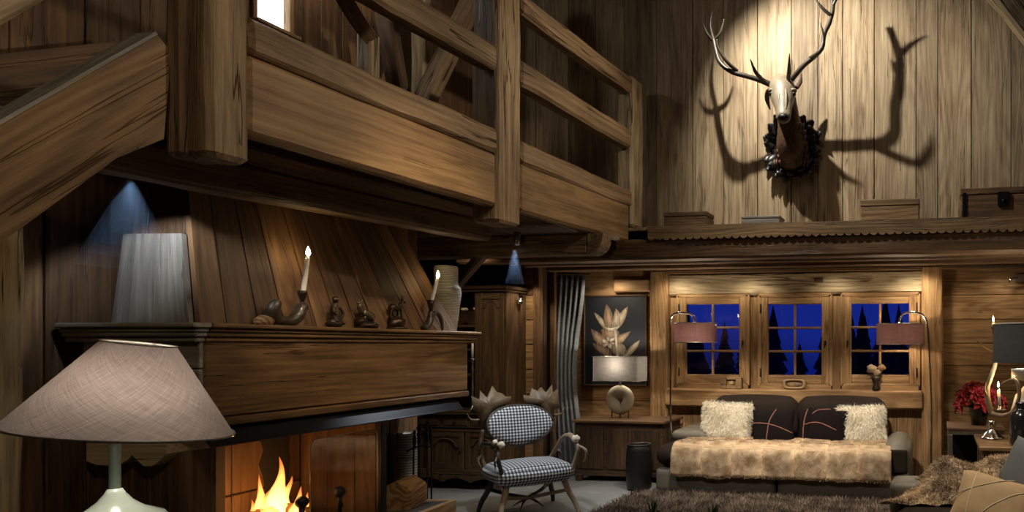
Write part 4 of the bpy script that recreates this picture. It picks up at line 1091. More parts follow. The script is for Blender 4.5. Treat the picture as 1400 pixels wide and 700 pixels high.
ledge_box(1313, 1425, 255.5, 'wooden_chest', 'largest old wooden chest with black iron latch at the right end of the ledge', M['boxdark'], lid=.22, latch=True)

# ------------------------------------------------------------------ small spotlights
def spot_fix(loc, lab, aim=(0, 0, -1)):
    t = thing('spotlight', lab, 'spotlight', loc)
    q = Vector((0, 0, -1)).rotation_difference(Vector(aim)).to_matrix().to_4x4()
    one(lambda m: lathe(m, [(.0, .05), (.026, .048), (.028, .0), (.028, -.06), (.024, -.062), (.022, -.02), (0, -.015)], (0, 0, 0), 18, q), 'housing', M['chrome'], t, local=True)
    one(lambda m: lathe(m, [(0, -.021), (.021, -.022), (0, -.024)], (0, 0, 0), 16, q), 'lamp', M['bulb'], t, local=True)
    one(lambda m: beam(m, (0, .015, .0), (0, .055, .0), .018, .05), 'bracket', M['black'], t, local=True)
    return t
spot_fix(P(707, 325, 5.225), 'small chrome spotlight fixed on the face of the cross beam under the gallery')
spot_fix(P(711, 408, 6.67), 'small chrome spotlight clipped to the dark post beside the hutch', (.4, -.5, -.7))
one(lambda m: lathe(m, [(.085, 0), (.085, -.012), (.06, -.014), (.058, .0)], (0, 0, 0), 24), 'downlight', M['brushed']).location = (-3.02, 4.35, 2.508)
tag(bpy.data.objects['downlight'], 'round flat metal downlight under the middle gallery post', 'downlight')

# ------------------------------------------------------------------ hutch in the alcove
hu = thing('hutch', 'dark oak hutch with shelves, carved doors and drawers behind the antler chair', 'hutch', (-4.74, 6.5, 0))
def hp(name, mat, fn, parent=None): return one(fn, name, M[mat], parent or hu)
def bb(m, x0, x1, y0, y1, z0, z1, along=0, ch=.004, tone=None): box(m, ((x0 + x1) / 2, (y0 + y1) / 2, (z0 + z1) / 2), (x1 - x0, y1 - y0, z1 - z0), 0, ch, along, tone)
hp('base_cabinet', 'hutch', lambda m: [bb(m, -5.24, -4.24, 6.34, 6.76, .16, .78, 2), bb(m, -5.25, -4.22, 6.28, 6.77, .78, .82), bb(m, -5.25, -4.22, 6.30, 6.76, .60, .625), bb(m, -5.25, -4.22, 6.30, 6.34, .16, .21)])
def skirt(m):
    n = 44; x0, x1 = -5.24, -4.24
    for k in range(n):
        a, b = x0 + (x1 - x0) * k / n, x0 + (x1 - x0) * (k + 1) / n
        f = lambda x: .075 + .045 * abs(math.sin((x - x0) * 9.5)) + (.0 if .08 < (x - x0) < .92 else -.075)
        prism(m, [(a, f(a)), (b, f(b)), (b, .17), (a, .17)], (0, 6.335, 0), (1, 0, 0), (0, 0, 1), .03, 1)
hp('skirt', 'hutch', skirt)
def arched_door(x0, x1, z0, z1, mat='hutch', nb=3):
    d = hp('door', mat, lambda m: [bb(m, x0, x0 + .055, 6.305, 6.335, z0, z1, 2), bb(m, x1 - .055, x1, 6.305, 6.335, z0, z1, 2), bb(m, x0 + .055, x1 - .055, 6.305, 6.335, z0, z0 + .06), bb(m, x0 + .055, x1 - .055, 6.305, 6.335, z1 - .055, z1)])
    w = x1 - x0 - .11
    def pan(m):
        for k in range(nb): bb(m, x0 + .055 + w * k / nb, x0 + .053 + w * (k + 1) / nb, 6.322, 6.336, z0 + .05, z1 - .05, 2, .003)
    hp('panel', mat, pan, d)
    def arch(m):
        zc = z1 - .055; r = w * .34; c = x0 + .055 + w / 2
        pts = [(x0 + .06, zc - r * .9), (x0 + .06 + w * .10, zc - r * .9), (x0 + .06 + w * .12, zc - r * .62)] + [(c - r * math.cos(PI * k / 12), zc - r * .75 + r * .6 * math.sin(PI * k / 12)) for k in range(13)] + [(x1 - .06 - w * .12, zc - r * .62), (x1 - .06 - w * .10, zc - r * .9), (x1 - .06, zc - r * .9)]
        tube(m, [(x, 6.312, z) for x, z in pts], .009, 6, 1)
        for a, b in zip(pts[:-1], pts[1:]):
            if b[0] - a[0] > 1e-4: prism(m, [a, b, (b[0], z1 - .05), (a[0], z1 - .05)], (0, 6.326, 0), (1, 0, 0), (0, 0, 1), .012, .95)
    hp('arch_moulding', mat, arch, d)
    hp('knob', 'black', lambda m: ellipsoid(m, (x1 - .027, 6.295, (z0 + z1) / 2), (.012, .014, .012)), d)
arched_door(-5.10, -4.66, .21, .60); arched_door(-4.64, -4.25, .21, .60)
for x0, x1 in ((-5.2, -4.93), (-4.92, -4.59), (-4.58, -4.26)):
    d = hp('drawer', 'hutch', lambda m: [bb(m, x0, x1, 6.315, 6.34, .64, .765), bb(m, x0 + .03, x1 - .03, 6.308, 6.32, .665, .74)])
    hp('knob', 'black', lambda m: ellipsoid(m, ((x0 + x1) / 2, 6.297, .70), (.016, .015, .016)), d)
hp('upper_cabinet', 'hutch', lambda m: [bb(m, -5.25, -5.22, 6.42, 6.77, .82, 2.06, 2), bb(m, -4.60, -4.565, 6.40, 6.77, .82, 2.06, 2), bb(m, -4.26, -4.23, 6.40, 6.77, .82, 2.06, 2), bb(m, -5.25, -4.23, 6.75, 6.77, .82, 2.06, 2), bb(m, -5.26, -4.21, 6.36, 6.77, 2.06, 2.085), bb(m, -5.28, -4.19, 6.33, 6.78, 2.085, 2.12)])
for z in (1.17, 1.44, 1.69): hp('shelf', 'hutch', lambda m: bb(m, -5.22, -4.60, 6.43, 6.75, z, z + .025))
def upd(m):
    x0, x1, z0, z1 = -4.565, -4.26, .83, 2.05
    bb(m, x0, x0 + .05, 6.395, 6.42, z0, z1, 2); bb(m, x1 - .05, x1, 6.395, 6.42, z0, z1, 2); bb(m, x0 + .05, x1 - .05, 6.395, 6.42, z0, z0 + .07); bb(m, x0 + .05, x1 - .05, 6.395, 6.42, z1 - .07, z1)
    for k in range(2): bb(m, x0 + .05 + .1025 * k, x0 + .151 + .1025 * k, 6.408, 6.42, z0 + .05, z1 - .05, 2, .003)
    tube(m, [(x0 + .06, 6.405, z1 - .16), (x0 + .09, 6.405, z1 - .15), (x0 + .10, 6.405, z1 - .115), (x0 + .1525, 6.405, z1 - .085), (x1 - .10, 6.405, z1 - .115), (x1 - .09, 6.405, z1 - .15), (x1 - .06, 6.405, z1 - .16)], .008, 6, 3)
hp('door', 'hutch', upd)
def goblet(u, lab):
    p = P(u, 442, 6.55); t = thing('goblet', lab, 'goblet', (p.x, 6.55, 1.716), 0, 'goblets on the hutch shelf')
    one(lambda m: lathe(m, [(.032, 0), (.03, .004), (.005, .012), (.004, .10), (.012, .11), (.03, .13), (.036, .165), (.034, .17), (.028, .135), (0, .125)], (0, 0, 0), 18), 'glass', M['pane'], t, local=True)
    one(lambda m: [ellipsoid(m, (math.cos(a) * .018, math.sin(a) * .018, .165), (.02, .02, .017), None, 10, 7, .4) for a in (0, 1.3, 2.5, 3.8, 5)], 'white_flower', M['fleece'], t, local=True)
goblet(635, 'left one of the two stemmed goblets holding white blooms on the hutch shelf')
goblet(652, 'right one of the two stemmed goblets holding white blooms on the hutch shelf')
hu.location.x -= .18; hu.location.y += .08
p = P(646, 500, 6.45); cs = thing('candlestick', 'tall turned metal candlestick with white candle on the hutch counter', 'candlestick', (p.x, 6.45, .821))
one(lambda m: lathe(m, [(.05, 0), (.045, .015), (.018, .03), (.012, .06), (.02, .09), (.011, .12), (.011, .2), (.02, .22), (.011, .25), (.011, .40), (.022, .42), (.011, .45), (.013, .5), (.026, .53), (.026, .54), (0, .545)], (0, 0, 0), 18), 'stem', M['brushed'], cs, local=True)
one(lambda m: lathe(m, [(.0115, .54), (.0115, .69), (.006, .70), (0, .702)], (0, 0, 0), 12), 'candle', M['candle'], cs, local=True)

# ------------------------------------------------------------------ antler armchair
M['palm'] = plain('brown_palmate_antler', (.115, .078, .042), .5, 0, .6, 34, var=.55)
ch = thing('antler_armchair', 'armchair made of antlers with oval back and seat in black and white check', 'armchair', (-3.60, 5.60, 0), math.radians(50))
def cp(name, mat, fn, parent=None): return one(fn, name, M[mat], parent or ch, local=True)
def seat(m):
    pad(m, (0, 0, .375), (.64, .58, .15), None, .75, 16, .035)
    n = len(m.V); 
    for k in range(n):
        v = m.V[k]; 
        if abs(v.y + .0) > .24 and v.z < .43: m.G[k] = (v.x, v.z, 0)
        elif abs(v.x) > .28 and v.z < .43: m.G[k] = (v.y, v.z, 0)
        else: m.G[k] = (v.x, v.y, 0)
cp('seat', 'check', seat)
BT = Matrix.Translation((0, .27, .765)) @ Matrix.Rotation(math.radians(-14), 4, 'X')
def backp(m):
    vs, fs, gs = [], [], []; nr, ns = 8, 36
    for sg in (-1, 1):
        for i in range(nr + 1):
            r = i / nr
            for k in range(ns):
                a = 2 * PI * k / ns
                x, z = .285 * r * math.cos(a), .185 * r * math.sin(a)
                vs.append(Vector((x, sg * .042 * (1 - r ** 4) ** .5 + (.06 * (x / .285) ** 2 * -1), z))); gs.append((x, z, sg))
    mm = (nr + 1) * ns
    for s_ in range(2):
        for i in range(nr):
            for k in range(ns):
                j = (k + 1) % ns; f = (s_ * mm + i * ns + k, s_ * mm + i * ns + j, s_ * mm + (i + 1) * ns + j, s_ * mm + (i + 1) * ns + k)
                fs.append(f if s_ else tuple(reversed(f)))
    m.add(vs, fs, gs, 1, True, BT)
cp('backrest', 'check', backp)
cp('backrest_rim', 'antler', lambda m: tube(m, [BT @ Vector((.288 * math.cos(2 * PI * k / 30), -.06 * math.cos(2 * PI * k / 30) ** 2, .188 * math.sin(2 * PI * k / 30))) for k in range(31)], .010, 8, 1))
def palm(m, base, tip_list, blade, y, th=.022):
    """flat palmate antler: fan-shaped blade with points along its upper edge"""
    n = len(blade)
    c = (sum(p[0] for p in blade) / n, sum(p[1] for p in blade) / n); vs, fs = [], []
    for sg in (-1, 1):
        vs.append((c[0], y - .02 + sg * th * .8, c[1]))
        vs += [(p[0], y + sg * th * .22 + .03 * abs(p[0]) , p[1]) for p in blade]
    for k in range(n):
        j = (k + 1) % n
        fs += [(0, 1 + k, 1 + j), (n + 1, n + 2 + j, n + 2 + k), (1 + k, n + 2 + k, n + 2 + j, 1 + j)]
    m.add(vs, fs, None, 1, True)
def blade(sx): return [(sx * .285, .68), (sx * .32, .78), (sx * .335, .88), (sx * .40, .90), (sx * .37, .955), (sx * .385, 1.03), (sx * .33, 1.02), (sx * .31, 1.09), (sx * .255, 1.045), (sx * .215, 1.115), (sx * .18, 1.045), (sx * .13, 1.08), (sx * .105, 1.02), (sx * .05, 1.03), (sx * .07, .965), (sx * .15, .93), (sx * .23, .86)]
for sx in (-1, 1):
    def up(m):
        tube(m, [(sx * .24, .22, .34), (sx * .31, .27, .45), (sx * .325, .28, .60), (sx * .30, .285, .74)], [.024, .022, .02, .022], 10, 5, rough=.15)
        tube(m, [(sx * .315, .28, .52), (sx * .36, .22, .48), (sx * .345, .16, .42)], [.016, .012, .003], 8, 4)
        b = blade(sx)
        rj = random.Random(2 + sx); b = [(x * rj.uniform(.97, 1.03), z + (rj.uniform(-.02, .03) if z > .9 else 0) + (.03 if sx > 0 and x > .3 and z > 1 else 0)) for x, z in b]
        palm(m, None, None, b if sx > 0 else b[::-1], .315)
        tube(m, [(sx * .33, .30, .83), (sx * .40, .30, .84), (sx * .43, .29, .90)], [.014, .010, .003], 8, 4)
    cp('antler_upright', 'palm', up)
def arm_l(m):
    tube(m, [(-.315, .25, .60), (-.345, .08, .645), (-.33, -.10, .655), (-.30, -.22, .66)], [.02, .018, .017, .02], 10, 6, rough=.15)
    tube(m, [(-.30, -.20, .65), (-.33, -.27, .56), (-.30, -.25, .46), (-.27, -.24, .31)], [.016, .018, .017, .02], 10, 6, rough=.15)
    tube(m, [(-.33, -.26, .57), (-.36, -.31, .53), (-.355, -.30, .47)], [.013, .010, .003], 8, 4)
a = cp('armrest', 'antler', arm_l)
cp('cut_end', 'burr', lambda m: ellipsoid(m, (-.295, -.245, .662), (.030, .026, .028), None, 12, 8, .35), a)
cp('cut_end', 'burr', lambda m: ellipsoid(m, (-.32, -.16, .675), (.024, .022, .026), None, 12, 8, .35), a)
def arm_r(m):
    tube(m, [(.26, .25, .42), (.31, .20, .52), (.345, .10, .635), (.345, -.06, .675), (.335, -.20, .655)], [.018, .032, .040, .026, .022], 10, 6, True, .55, rough=.15)
    tube(m, [(.335, -.19, .65), (.345, -.27, .58), (.33, -.26, .50), (.28, -.24, .33)], [.017, .018, .017, .02], 10, 6, rough=.15)
    tube(m, [(.345, -.26, .60), (.39, -.33, .56), (.39, -.33, .48), (.375, -.31, .46)], [.014, .013, .009, .003], 8, 4)
a = cp('armrest', 'bone', arm_r)
cp('cut_end', 'burr', lambda m: ellipsoid(m, (.335, -.235, .655), (.036, .03, .036), None, 12, 8, .3), a)
for sx, sy, mat in ((-1, -1, 'bone'), (1, -1, 'bone'), (-1, 1, 'antler'), (1, 1, 'antler')):
    cp('leg', mat, lambda m: [tube(m, [(sx * .24, sy * .20, .31), (sx * .27, sy * .24, .2), (sx * .31, sy * .29, .10), (sx * .33, sy * .33, .008)], [.028, .025, .022, .018], 10, 5, rough=.12), tube(m, [(sx * .265, sy * .235, .21), (sx * .14, sy * .10, .17), (sx * -.02, sy * .0, .13), (sx * -.10, sy * -.10, .06)], [.018, .016, .013, .003], 8, 5, rough=.1)])

# ------------------------------------------------------------------ niche: curtain, painting, console and table lamp
cur = thing('curtain', 'grey woven curtain hanging in folds beside the painting', 'curtain', (-4.13, 7.28, .03))
def drape(m):
    nx, nz_ = 70, 26; vs, fs, gs = [], [], []
    for j in range(nz_ + 1):
        t = j / nz_; z = 2.30 - 2.26 * t
        for i in range(nx + 1):
            s = i / nx; pinch = .82 + .18 * math.cos(PI * 2 * min(1, max(0, t))) 
            x = -4.255 + (.25 * (s - 0) * pinch); y = 7.20 + .14 * s + .034 * math.sin(s * 2 * PI * 5 + .6 * math.sin(t * 3)) - .05 * math.sin(PI * t)
            vs.append((x, y, z)); gs.append((s * .8, z, 0))
    for j in range(nz_):
        for i in range(nx):
            a = j * (nx + 1) + i; fs.append((a, a + 1, a + nx + 2, a + nx + 1))
    m.add(vs, fs, gs, 1, True)
o = one(drape, 'drape', M['curtain'], cur); md = o.modifiers.new('thickness', 'SOLIDIFY'); md.thickness = .006
for k in range(4): one(lambda m: lathe(m, [(.022, -.004), (.022, .004), (.016, .004), (.016, -.004)], (-4.24 + .06 * k, 7.22 + .035 * k, 2.315), 14, cap=False), 'curtain_ring', M['brushed'], cur)
o = one(lambda m: tube(m, [(-4.29, 7.19, 2.325), (-3.96, 7.37, 2.325)], .010, 10, 1), 'curtain_rod', M['black']); tag(o, 'short black curtain rod under the niche ceiling left of the painting', 'curtain rod')

pt_ = thing('painting', 'dark framed botanical painting of two pale tulips on the niche wall', 'painting', P(841, 466, 7.64))
A, B = P(800, 405, 7.63), P(884, 527, 7.63); pw, phh = B.x - A.x, A.z - B.z
one(lambda m: box(m, ((A.x + B.x) / 2, 7.628, (A.z + B.z) / 2), (pw, .022, phh), ch=.002), 'canvas', M['canvasblack'], pt_)
one(lambda m: [box(m, ((A.x + B.x) / 2, 7.622, z), (pw + .03, .036, .018), ch=.004) for z in (A.z, B.z)] + [box(m, (x, 7.622, (A.z + B.z) / 2), (.018, .036, phh), along=2, ch=.004) for x in (A.x, B.x)], 'frame', M['dark'], pt_)
def petal_mat(name, lo, hi):
    m, n, b = newmat(name); N = n.nodes.new; L = n.links.new
    at = N('ShaderNodeAttribute'); at.attribute_name = 'gc'; tn = N('ShaderNodeAttribute'); tn.attribute_name = 'tone'
    v = N('ShaderNodeVectorMath'); v.operation = 'MULTIPLY'; v.inputs[1].default_value = (60, 1, 9); L(at.outputs['Vector'], v.inputs[0])
    t = N('ShaderNodeTexNoise'); t.inputs['Scale'].default_value = 1; t.inputs['Detail'].default_value = 4; t.inputs['Distortion'].default_value = .6; L(v.outputs[0], t.inputs['Vector'])
    ad = N('ShaderNodeMath'); ad.operation = 'MULTIPLY_ADD'; L(t.outputs['Fac'], ad.inputs[0]); ad.inputs[1].default_value = 1.1; L(tn.outputs['Fac'], ad.inputs[2])
    r = N('ShaderNodeValToRGB'); r.color_ramp.elements[0].position = .35; r.color_ramp.elements[1].position = 1.0
    r.color_ramp.elements[0].color = tuple(c * .5 for c in lo) + (1,); r.color_ramp.elements[1].color = tuple(hi) + (1,)
    L(ad.outputs[0], r.inputs[0]); L(r.outputs[0], b.inputs['Base Color']); b.inputs['Roughness'].default_value = .7; return m
PM = [petal_mat('petal_ivory', (.30, .22, .15), (.60, .50, .38)), petal_mat('petal_rose', (.20, .12, .08), (.42, .29, .20)), petal_mat('petal_white', (.55, .48, .38), (.8, .74, .62))]
def petal(pts, mi, lift, vein=True):
    def q(x, y): return P(780 + x / 3.5, 390 + y / 3.5, 7.617)
    def f(m):
        cl = [Vector((x, y, 0)) for x, y in pts]; cl = catmull(cl + [cl[0]], 4)[:-1]
        cen = q(sum(p.x for p in cl) / len(cl), sum(p.y for p in cl) / len(cl)) - Vector((0, lift, 0))
        vs = [cen] + [q(p.x, p.y) - Vector((0, lift * .9, 0)) for p in cl]; n = len(cl)
        m.add(vs, [(0, 1 + k, 1 + (k + 1) % n) for k in range(n)], None, [.45] + [-.15] * n)
    one(f, 'petal', PM[mi], pt_)
petal([(97, 208), (140, 228), (172, 262), (168, 296), (135, 288), (108, 250)], 1, .0006)
petal([(288, 220), (268, 252), (232, 288), (205, 280), (218, 250), (248, 232)], 1, .0006)
petal([(105, 276), (120, 305), (160, 335), (196, 352), (190, 310), (150, 288)], 1, .0008)
petal([(190, 290), (238, 278), (266, 300), (262, 330), (225, 335), (198, 318)], 0, .0009)
petal([(145, 212), (180, 205), (225, 215), (232, 245), (190, 262), (155, 245)], 1, .0005)
for k in range(6):
    a = k * PI / 3 + .3; c_, s_ = math.cos(a), math.sin(a); X = lambda r, w: (184 + r * c_ - w * s_, 273 + .85 * (r * s_ + w * c_))
    petal([X(4, -2), X(18, -9), X(34, -4), X(37, 3), X(22, 9), X(5, 2)], 2 if k % 2 else 0, .0014 + .0001 * k)
for k in range(9):
    a = k * .7; petal([(184 + 6 * math.cos(a) + 2, 273 + 6 * math.sin(a)), (184 + 20 * math.cos(a) + 2, 273 + 18 * math.sin(a)), (184 + 20 * math.cos(a) - 2, 273 + 18 * math.sin(a) + 2), (184 + 6 * math.cos(a) - 2, 273 + 6 * math.sin(a))], 1, .0026)
petal([(112, 130), (140, 146), (168, 180), (184, 214), (158, 206), (130, 170)], 0, .0008)
petal([(275, 100), (266, 150), (242, 194), (208, 214), (214, 172), (242, 128)], 0, .0008)
petal([(172, 90), (194, 120), (206, 165), (200, 212), (170, 204), (158, 150)], 1, .0011)
petal([(217, 110), (236, 136), (236, 188), (214, 212), (194, 190), (205, 150)], 0, .0013)
petal([(160, 198), (190, 205), (232, 196), (215, 216), (180, 216)], 2, .0016)
petal([(209, 212), (219, 212), (226, 300), (233, 365), (222, 365), (216, 290)], 2, .0017)
petal([(332, 262), (318, 300), (282, 338), (238, 360), (262, 320), (300, 282)], 0, .0007)

con = thing('console_chest', 'dark low wooden chest under the painting with a narrow worn top', 'chest', (-3.43, 7.28, 0))
def conp(name, mat, fn): return one(fn, name, M[mat], con)
conp('top', 'brown', lambda m: bb(m, -3.97, -2.90, 6.98, 7.56, .645, .675, 0, .006))
conp('body', 'dark', lambda m: [bb(m, -3.94, -2.93, 7.02, 7.54, .06, .645, 0)])
for k in range(3): conp('panel', 'dark', lambda m: bb(m, -3.90 + .33 * k, -3.61 + .33 * k, 7.005, 7.02, .14, .58, 2, .006))
for x in (-3.91, -2.96):
    for y in (7.04, 7.5): conp('foot', 'dark', lambda m: bb(m, x - .035, x + .035, y - .03, y + .03, 0, .07, 2))
tl = thing('table_lamp', 'table lamp with rectangular grey linen shade and a round pierced disc base under the painting', 'table lamp', (P(848, 560, 7.28).x, 7.28, .676))
def disc(m):
    n = 30; R, r = .168, .045; cz = .205
    def ring(rad, y, w=0): return [(rad * math.cos(2 * PI * k / n) * (1 + .02 * math.sin(3 * 2 * PI * k / n)), y, cz + rad * math.sin(2 * PI * k / n)) for k in range(n)]
    hole = lambda y: [(.012 + r * .62 * math.cos(2 * PI * k / n) + .010 * math.sin(2 * 2 * PI * k / n), y, cz - .012 + r * (1 + .25 * math.sin(3 * 2 * PI * k / n)) * math.sin(2 * PI * k / n)) for k in range(n)]
    rings = [hole(-.03), ring(.11, -.036), ring(.15, -.03), ring(R, 0), ring(.15, .03), ring(.11, .036), hole(.03)]
    vs = [v for q in rings for v in q]; fs = []
    for a in range(7):
        b = (a + 1) % 7
        for k in range(n):
            j = (k + 1) % n; fs.append((a * n + k, a * n + j, b * n + j, b * n + k))
    m.add(vs, fs, None, 1, True)
one(disc, 'disc_base', plain('pale_stone_disc', (.42, .38, .29), .55, 0, .7, 9, var=.25), tl, local=True)
for x in (-.10, .0, .10): one(lambda m: tube(m, [(x, .0, 0), (x, 0, .10 if x else .05)], .007, 8, 1), 'leg', M['black'], tl, local=True)
one(lambda m: lathe(m, [(.013, .36), (.013, .43), (.02, .44), (.02, .48)], (0, 0, 0), 12), 'stem', M['brushed'], tl, local=True)
SW, SD, S0, S1 = .275, .13, .42, .695
def rshade(m):
    pts = []
    n = 8; r = .03
    for cx_, cy_, a0 in ((SW - r, SD - r, 0), (-SW + r, SD - r, PI / 2), (-SW + r, -SD + r, PI), (SW - r, -SD + r, 1.5 * PI)):
        pts += [(cx_ + r * math.cos(a0 + PI / 2 * k / n), cy_ + r * math.sin(a0 + PI / 2 * k / n)) for k in range(n + 1)]
    vs, fs, gs = [], [], []; N_ = len(pts); L = 0
    for k, (x, y) in enumerate(pts):
        if k: L += math.hypot(x - pts[k - 1][0], y - pts[k - 1][1])
        vs += [(x, y, S0), (x, y, S1)]; gs += [(L, S0, 0), (L, S1, 0)]
    for k in range(N_):
        j = (k + 1) % N_; fs.append((2 * k, 2 * j, 2 * j + 1, 2 * k + 1))
    m.add(vs, fs, gs)
o = one(rshade, 'lamp_shade', M['slatelinen'], tl, local=True)
for z in (S0, S1): one(lambda m: tube(m, [(-SW, -SD, z), (SW, -SD, z), (SW, SD, z), (-SW, SD, z), (-SW, -SD, z)], .004, 6, 1), 'shade_rim', M['brushed'], tl, local=True)
one(lambda m: ellipsoid(m, (0, 0, .53), (.03, .03, .04)), 'bulb', M['bulb'], tl, local=True)
light('table_lamp_light', 'POINT', (tl.location.x, 7.28, .676 + .61), None, 14, (1, .88, .68), .04)
o = thing('waste_bin', 'rounded black leather bin on the floor beside the sofa end', 'bin', (-3.06, 6.72, 0))
one(lambda m: lathe(m, [(.10, 0), (.125, .02), (.135, .2), (.13, .40), (.118, .46), (.105, .475), (.10, .46), (.10, .05), (0, .04)], (0, 0, 0), 28), 'body', M['binleather'], o, local=True)
one(lambda m: tube(m, [(.118 * math.cos(2 * PI * k / 24), .118 * math.sin(2 * PI * k / 24), .465) for k in range(25)], .008, 8, 1), 'rim', M['binleather'], o, local=True)

# ------------------------------------------------------------------ arc floor lamps
def floor_lamp(pole, pts, sc_, r, h, lab):
    t = thing('floor_lamp', lab, 'floor lamp', (pole[0], pole[1], 0), 0, 'arc floor lamps beside the sofa')
    one(lambda m: lathe(m, [(.12, 0), (.12, .012), (.02, .02), (0, .02)], (pole[0], pole[1], 0), 28), 'base', M['chrome'], t)
    one(lambda m: tube(m, [(pole[0], pole[1], .01), (pole[0], pole[1], .9)] + pts, .0115, 12, 6), 'pole', M['chrome'], t)
    sh = one(lambda m: lathe(m, [(r, -h / 2), (r, h / 2)], sc_, 40, cap=False), 'lamp_shade', M['maroon'], t)
    for z in (-h / 2, h / 2): one(lambda m: tube(m, [(sc_[0] + r * math.cos(2 * PI * k / 40), sc_[1] + r * math.sin(2 * PI * k / 40), sc_[2] + z) for k in range(41)], .0045, 6, 1), 'shade_rim', M['brushed'], sh)
    one(lambda m: [ellipsoid(m, (sc_[0] + q, sc_[1], sc_[2] - .01), (.024, .024, .034)) for q in (-.05, .05)] + [tube(m, [(sc_[0] - r, sc_[1], sc_[2] + h * .4), (sc_[0] + r, sc_[1], sc_[2] + h * .4)], .003, 6, 1)], 'bulb', M['bulb'], t)
    light('floor_lamp_light', 'POINT', (sc_[0], sc_[1], sc_[2] - .0), None, 14, (1, .82, .58), .03)
Yl = 6.93
pl = P(917, 600, Yl); sL = P(951, 455, Yl + .02)
floor_lamp((pl.x, Yl), [P(916.5, 460, Yl), P(917, 436, Yl), P(924, 428.5, Yl), P(937, 428, Yl), P(947, 431, Yl), P(950.5, 441, Yl)], sL, .225, .205, 'arc floor lamp with maroon drum shade in front of the left window')
pr = P(1273, 600, 7.3); sR = P(1231, 457, 7.25)
floor_lamp((pr.x, 7.3), [P(1270, 470, 7.3), P(1268, 446, 7.29), P(1262, 431, 7.28), P(1247, 427, 7.27), P(1234, 430, 7.26), P(1229, 441, 7.25)], sR, .255, .215, 'arc floor lamp with maroon drum shade in front of the right window')

# ------------------------------------------------------------------ things on the window sill beam
def sill(u, name, lab, cat): p = P(u, 520, 7.535); return thing(name, lab, cat, (p.x, 7.535, 1.0035))
t = sill(1000, 'carved_wooden_block', 'squared brown wooden block with a hollow under the left window', 'ornament')
def blk(m):
    w, h, d = .125, .13, .025
    for x0, x1, z0, z1 in ((-w, -.055, 0, h), (.06, w, 0, h), (-.055, .06, 0, .035), (-.055, .06, .10, h)): bb(m, x0, x1, -d, d, z0, z1, 0, .006)
    bb(m, -.06, .065, .005, .03, .03, .105, 0, .002)
one(blk, 'block', M['boxwood'], t, local=True)
one(lambda m: ellipsoid(m, (.005, -.004, .062), (.035, .016, .028), None, 12, 8, .3), 'carving', M['ovalwood'], t, local=True)
t = sill(1086, 'oval_wooden_mould', 'pale oval wooden mould with carved hollow under the middle window', 'ornament')
def oval(m):
    n = 36; so = lambda a, w, h, e: (w * math.copysign(abs(math.cos(a)) ** e, math.cos(a)), h * math.copysign(abs(math.sin(a)) ** e, math.sin(a)))
    rings = [(.09, .030, .012, .5), (.10, .038, -.024, .5), (.115, .05, -.028, .5), (.13, .058, -.01, .5), (.13, .058, .02, .5), (.09, .03, .02, .5)]
    vs, fs = [], []
    for w, h, y, e in rings:
        for k in range(n):
            x, z = so(2 * PI * k / n, w, h, e); vs.append((x, y, .06 + z))
    for a in range(6):
        b = (a + 1) % 6
        for k in range(n):
            j = (k + 1) % n; fs.append((a * n + k, a * n + j, b * n + j, b * n + k))
    m.add(vs, fs, None, 1, True); ellipsoid(m, (.0, .012, .06), (.093, .012, .033))
one(oval, 'mould', M['ovalwood'], t, local=True)
one(lambda m: ellipsoid(m, (.03, -.004, .056), (.03, .012, .022), None, 12, 8, .3), 'carving', M['bone'], t, local=True)
t = sill(1198, 'dried_flower_vase', 'small dark vase with dried flower heads under the right window', 'vase')
one(lambda m: lathe(m, [(.045, 0), (.05, .02), (.032, .06), (.05, .11), (.06, .15), (.04, .16), (.03, .14)], (0, 0, 0), 18), 'vase', M['bronze'], t, local=True)
for q, (x, z, r, mt) in enumerate(((-.05, .235, .055, 'bone'), (.055, .245, .05, 'log'), (.01, .20, .05, 'bone'))):
    f = one(lambda m: ellipsoid(m, (x, -.01, z), (r, r * .7, r * .85), None, 14, 10, .45), 'flower_head', M[mt], t, local=True)
one(lambda m: [tube(m, [(.0, 0, .15), (.07, -.01, .175), (.125, -.01, .17)], [.006, .005, .003], 6, 4), tube(m, [(0, 0, .15), (-.07, -.01, .165), (-.12, -.01, .15)], [.006, .005, .003], 6, 4)], 'twig', M['antler'], t, local=True)

# ------------------------------------------------------------------ sofa under the windows
so = thing('sofa', 'long taupe leather sofa with dark velvet seat under the three windows', 'sofa', (-1.52, 6.95, 0))
def sp_(name, mat, fn): return one(fn, name, M[mat], so)
sp_('base', 'sofa', lambda m: pad(m, (-2.16, 6.96, .155), (1.235, 1.02, .25), None, .28, 12))
sp_('base', 'sofa', lambda m: pad(m, (-.885, 6.96, .155), (1.285, 1.02, .25), None, .28, 12))
for x, y in ((-2.7, 6.5), (-.32, 6.5), (-2.7, 7.4), (-.32, 7.4)): sp_('foot', 'black', lambda m: lathe(m, [(.03, 0), (.03, .05)], (x, y, 0), 12))
sp_('seat_cushion', 'sofadark', lambda m: pad(m, (-2.16, 6.87, .395), (1.235, .88, .225), None, .7, 14, .02))
sp_('seat_cushion', 'sofadark', lambda m: pad(m, (-1.03, 6.87, .395), (1.03, .88, .225), None, .7, 14, .02))
sp_('armrest', 'sofa', lambda m: pad(m, (-2.56, 7.13, .545), (.40, .62, .12), None, .6, 12, .01))
sp_('armrest', 'sofa', lambda m: pad(m, (-.385, 6.95, .425), (.275, .96, .30), None, .55, 14, .015))
sp_('armrest_front', 'sofadark', lambda m: pad(m, (-.385, 6.468, .40), (.235, .03, .225), None, .9, 10))
for x in (-1.98, -1.02): sp_('back_cushion', 'sofadark', lambda m: pad(m, (x, 7.37, .70), (.94, .20, .46), None, .8, 14, .025))

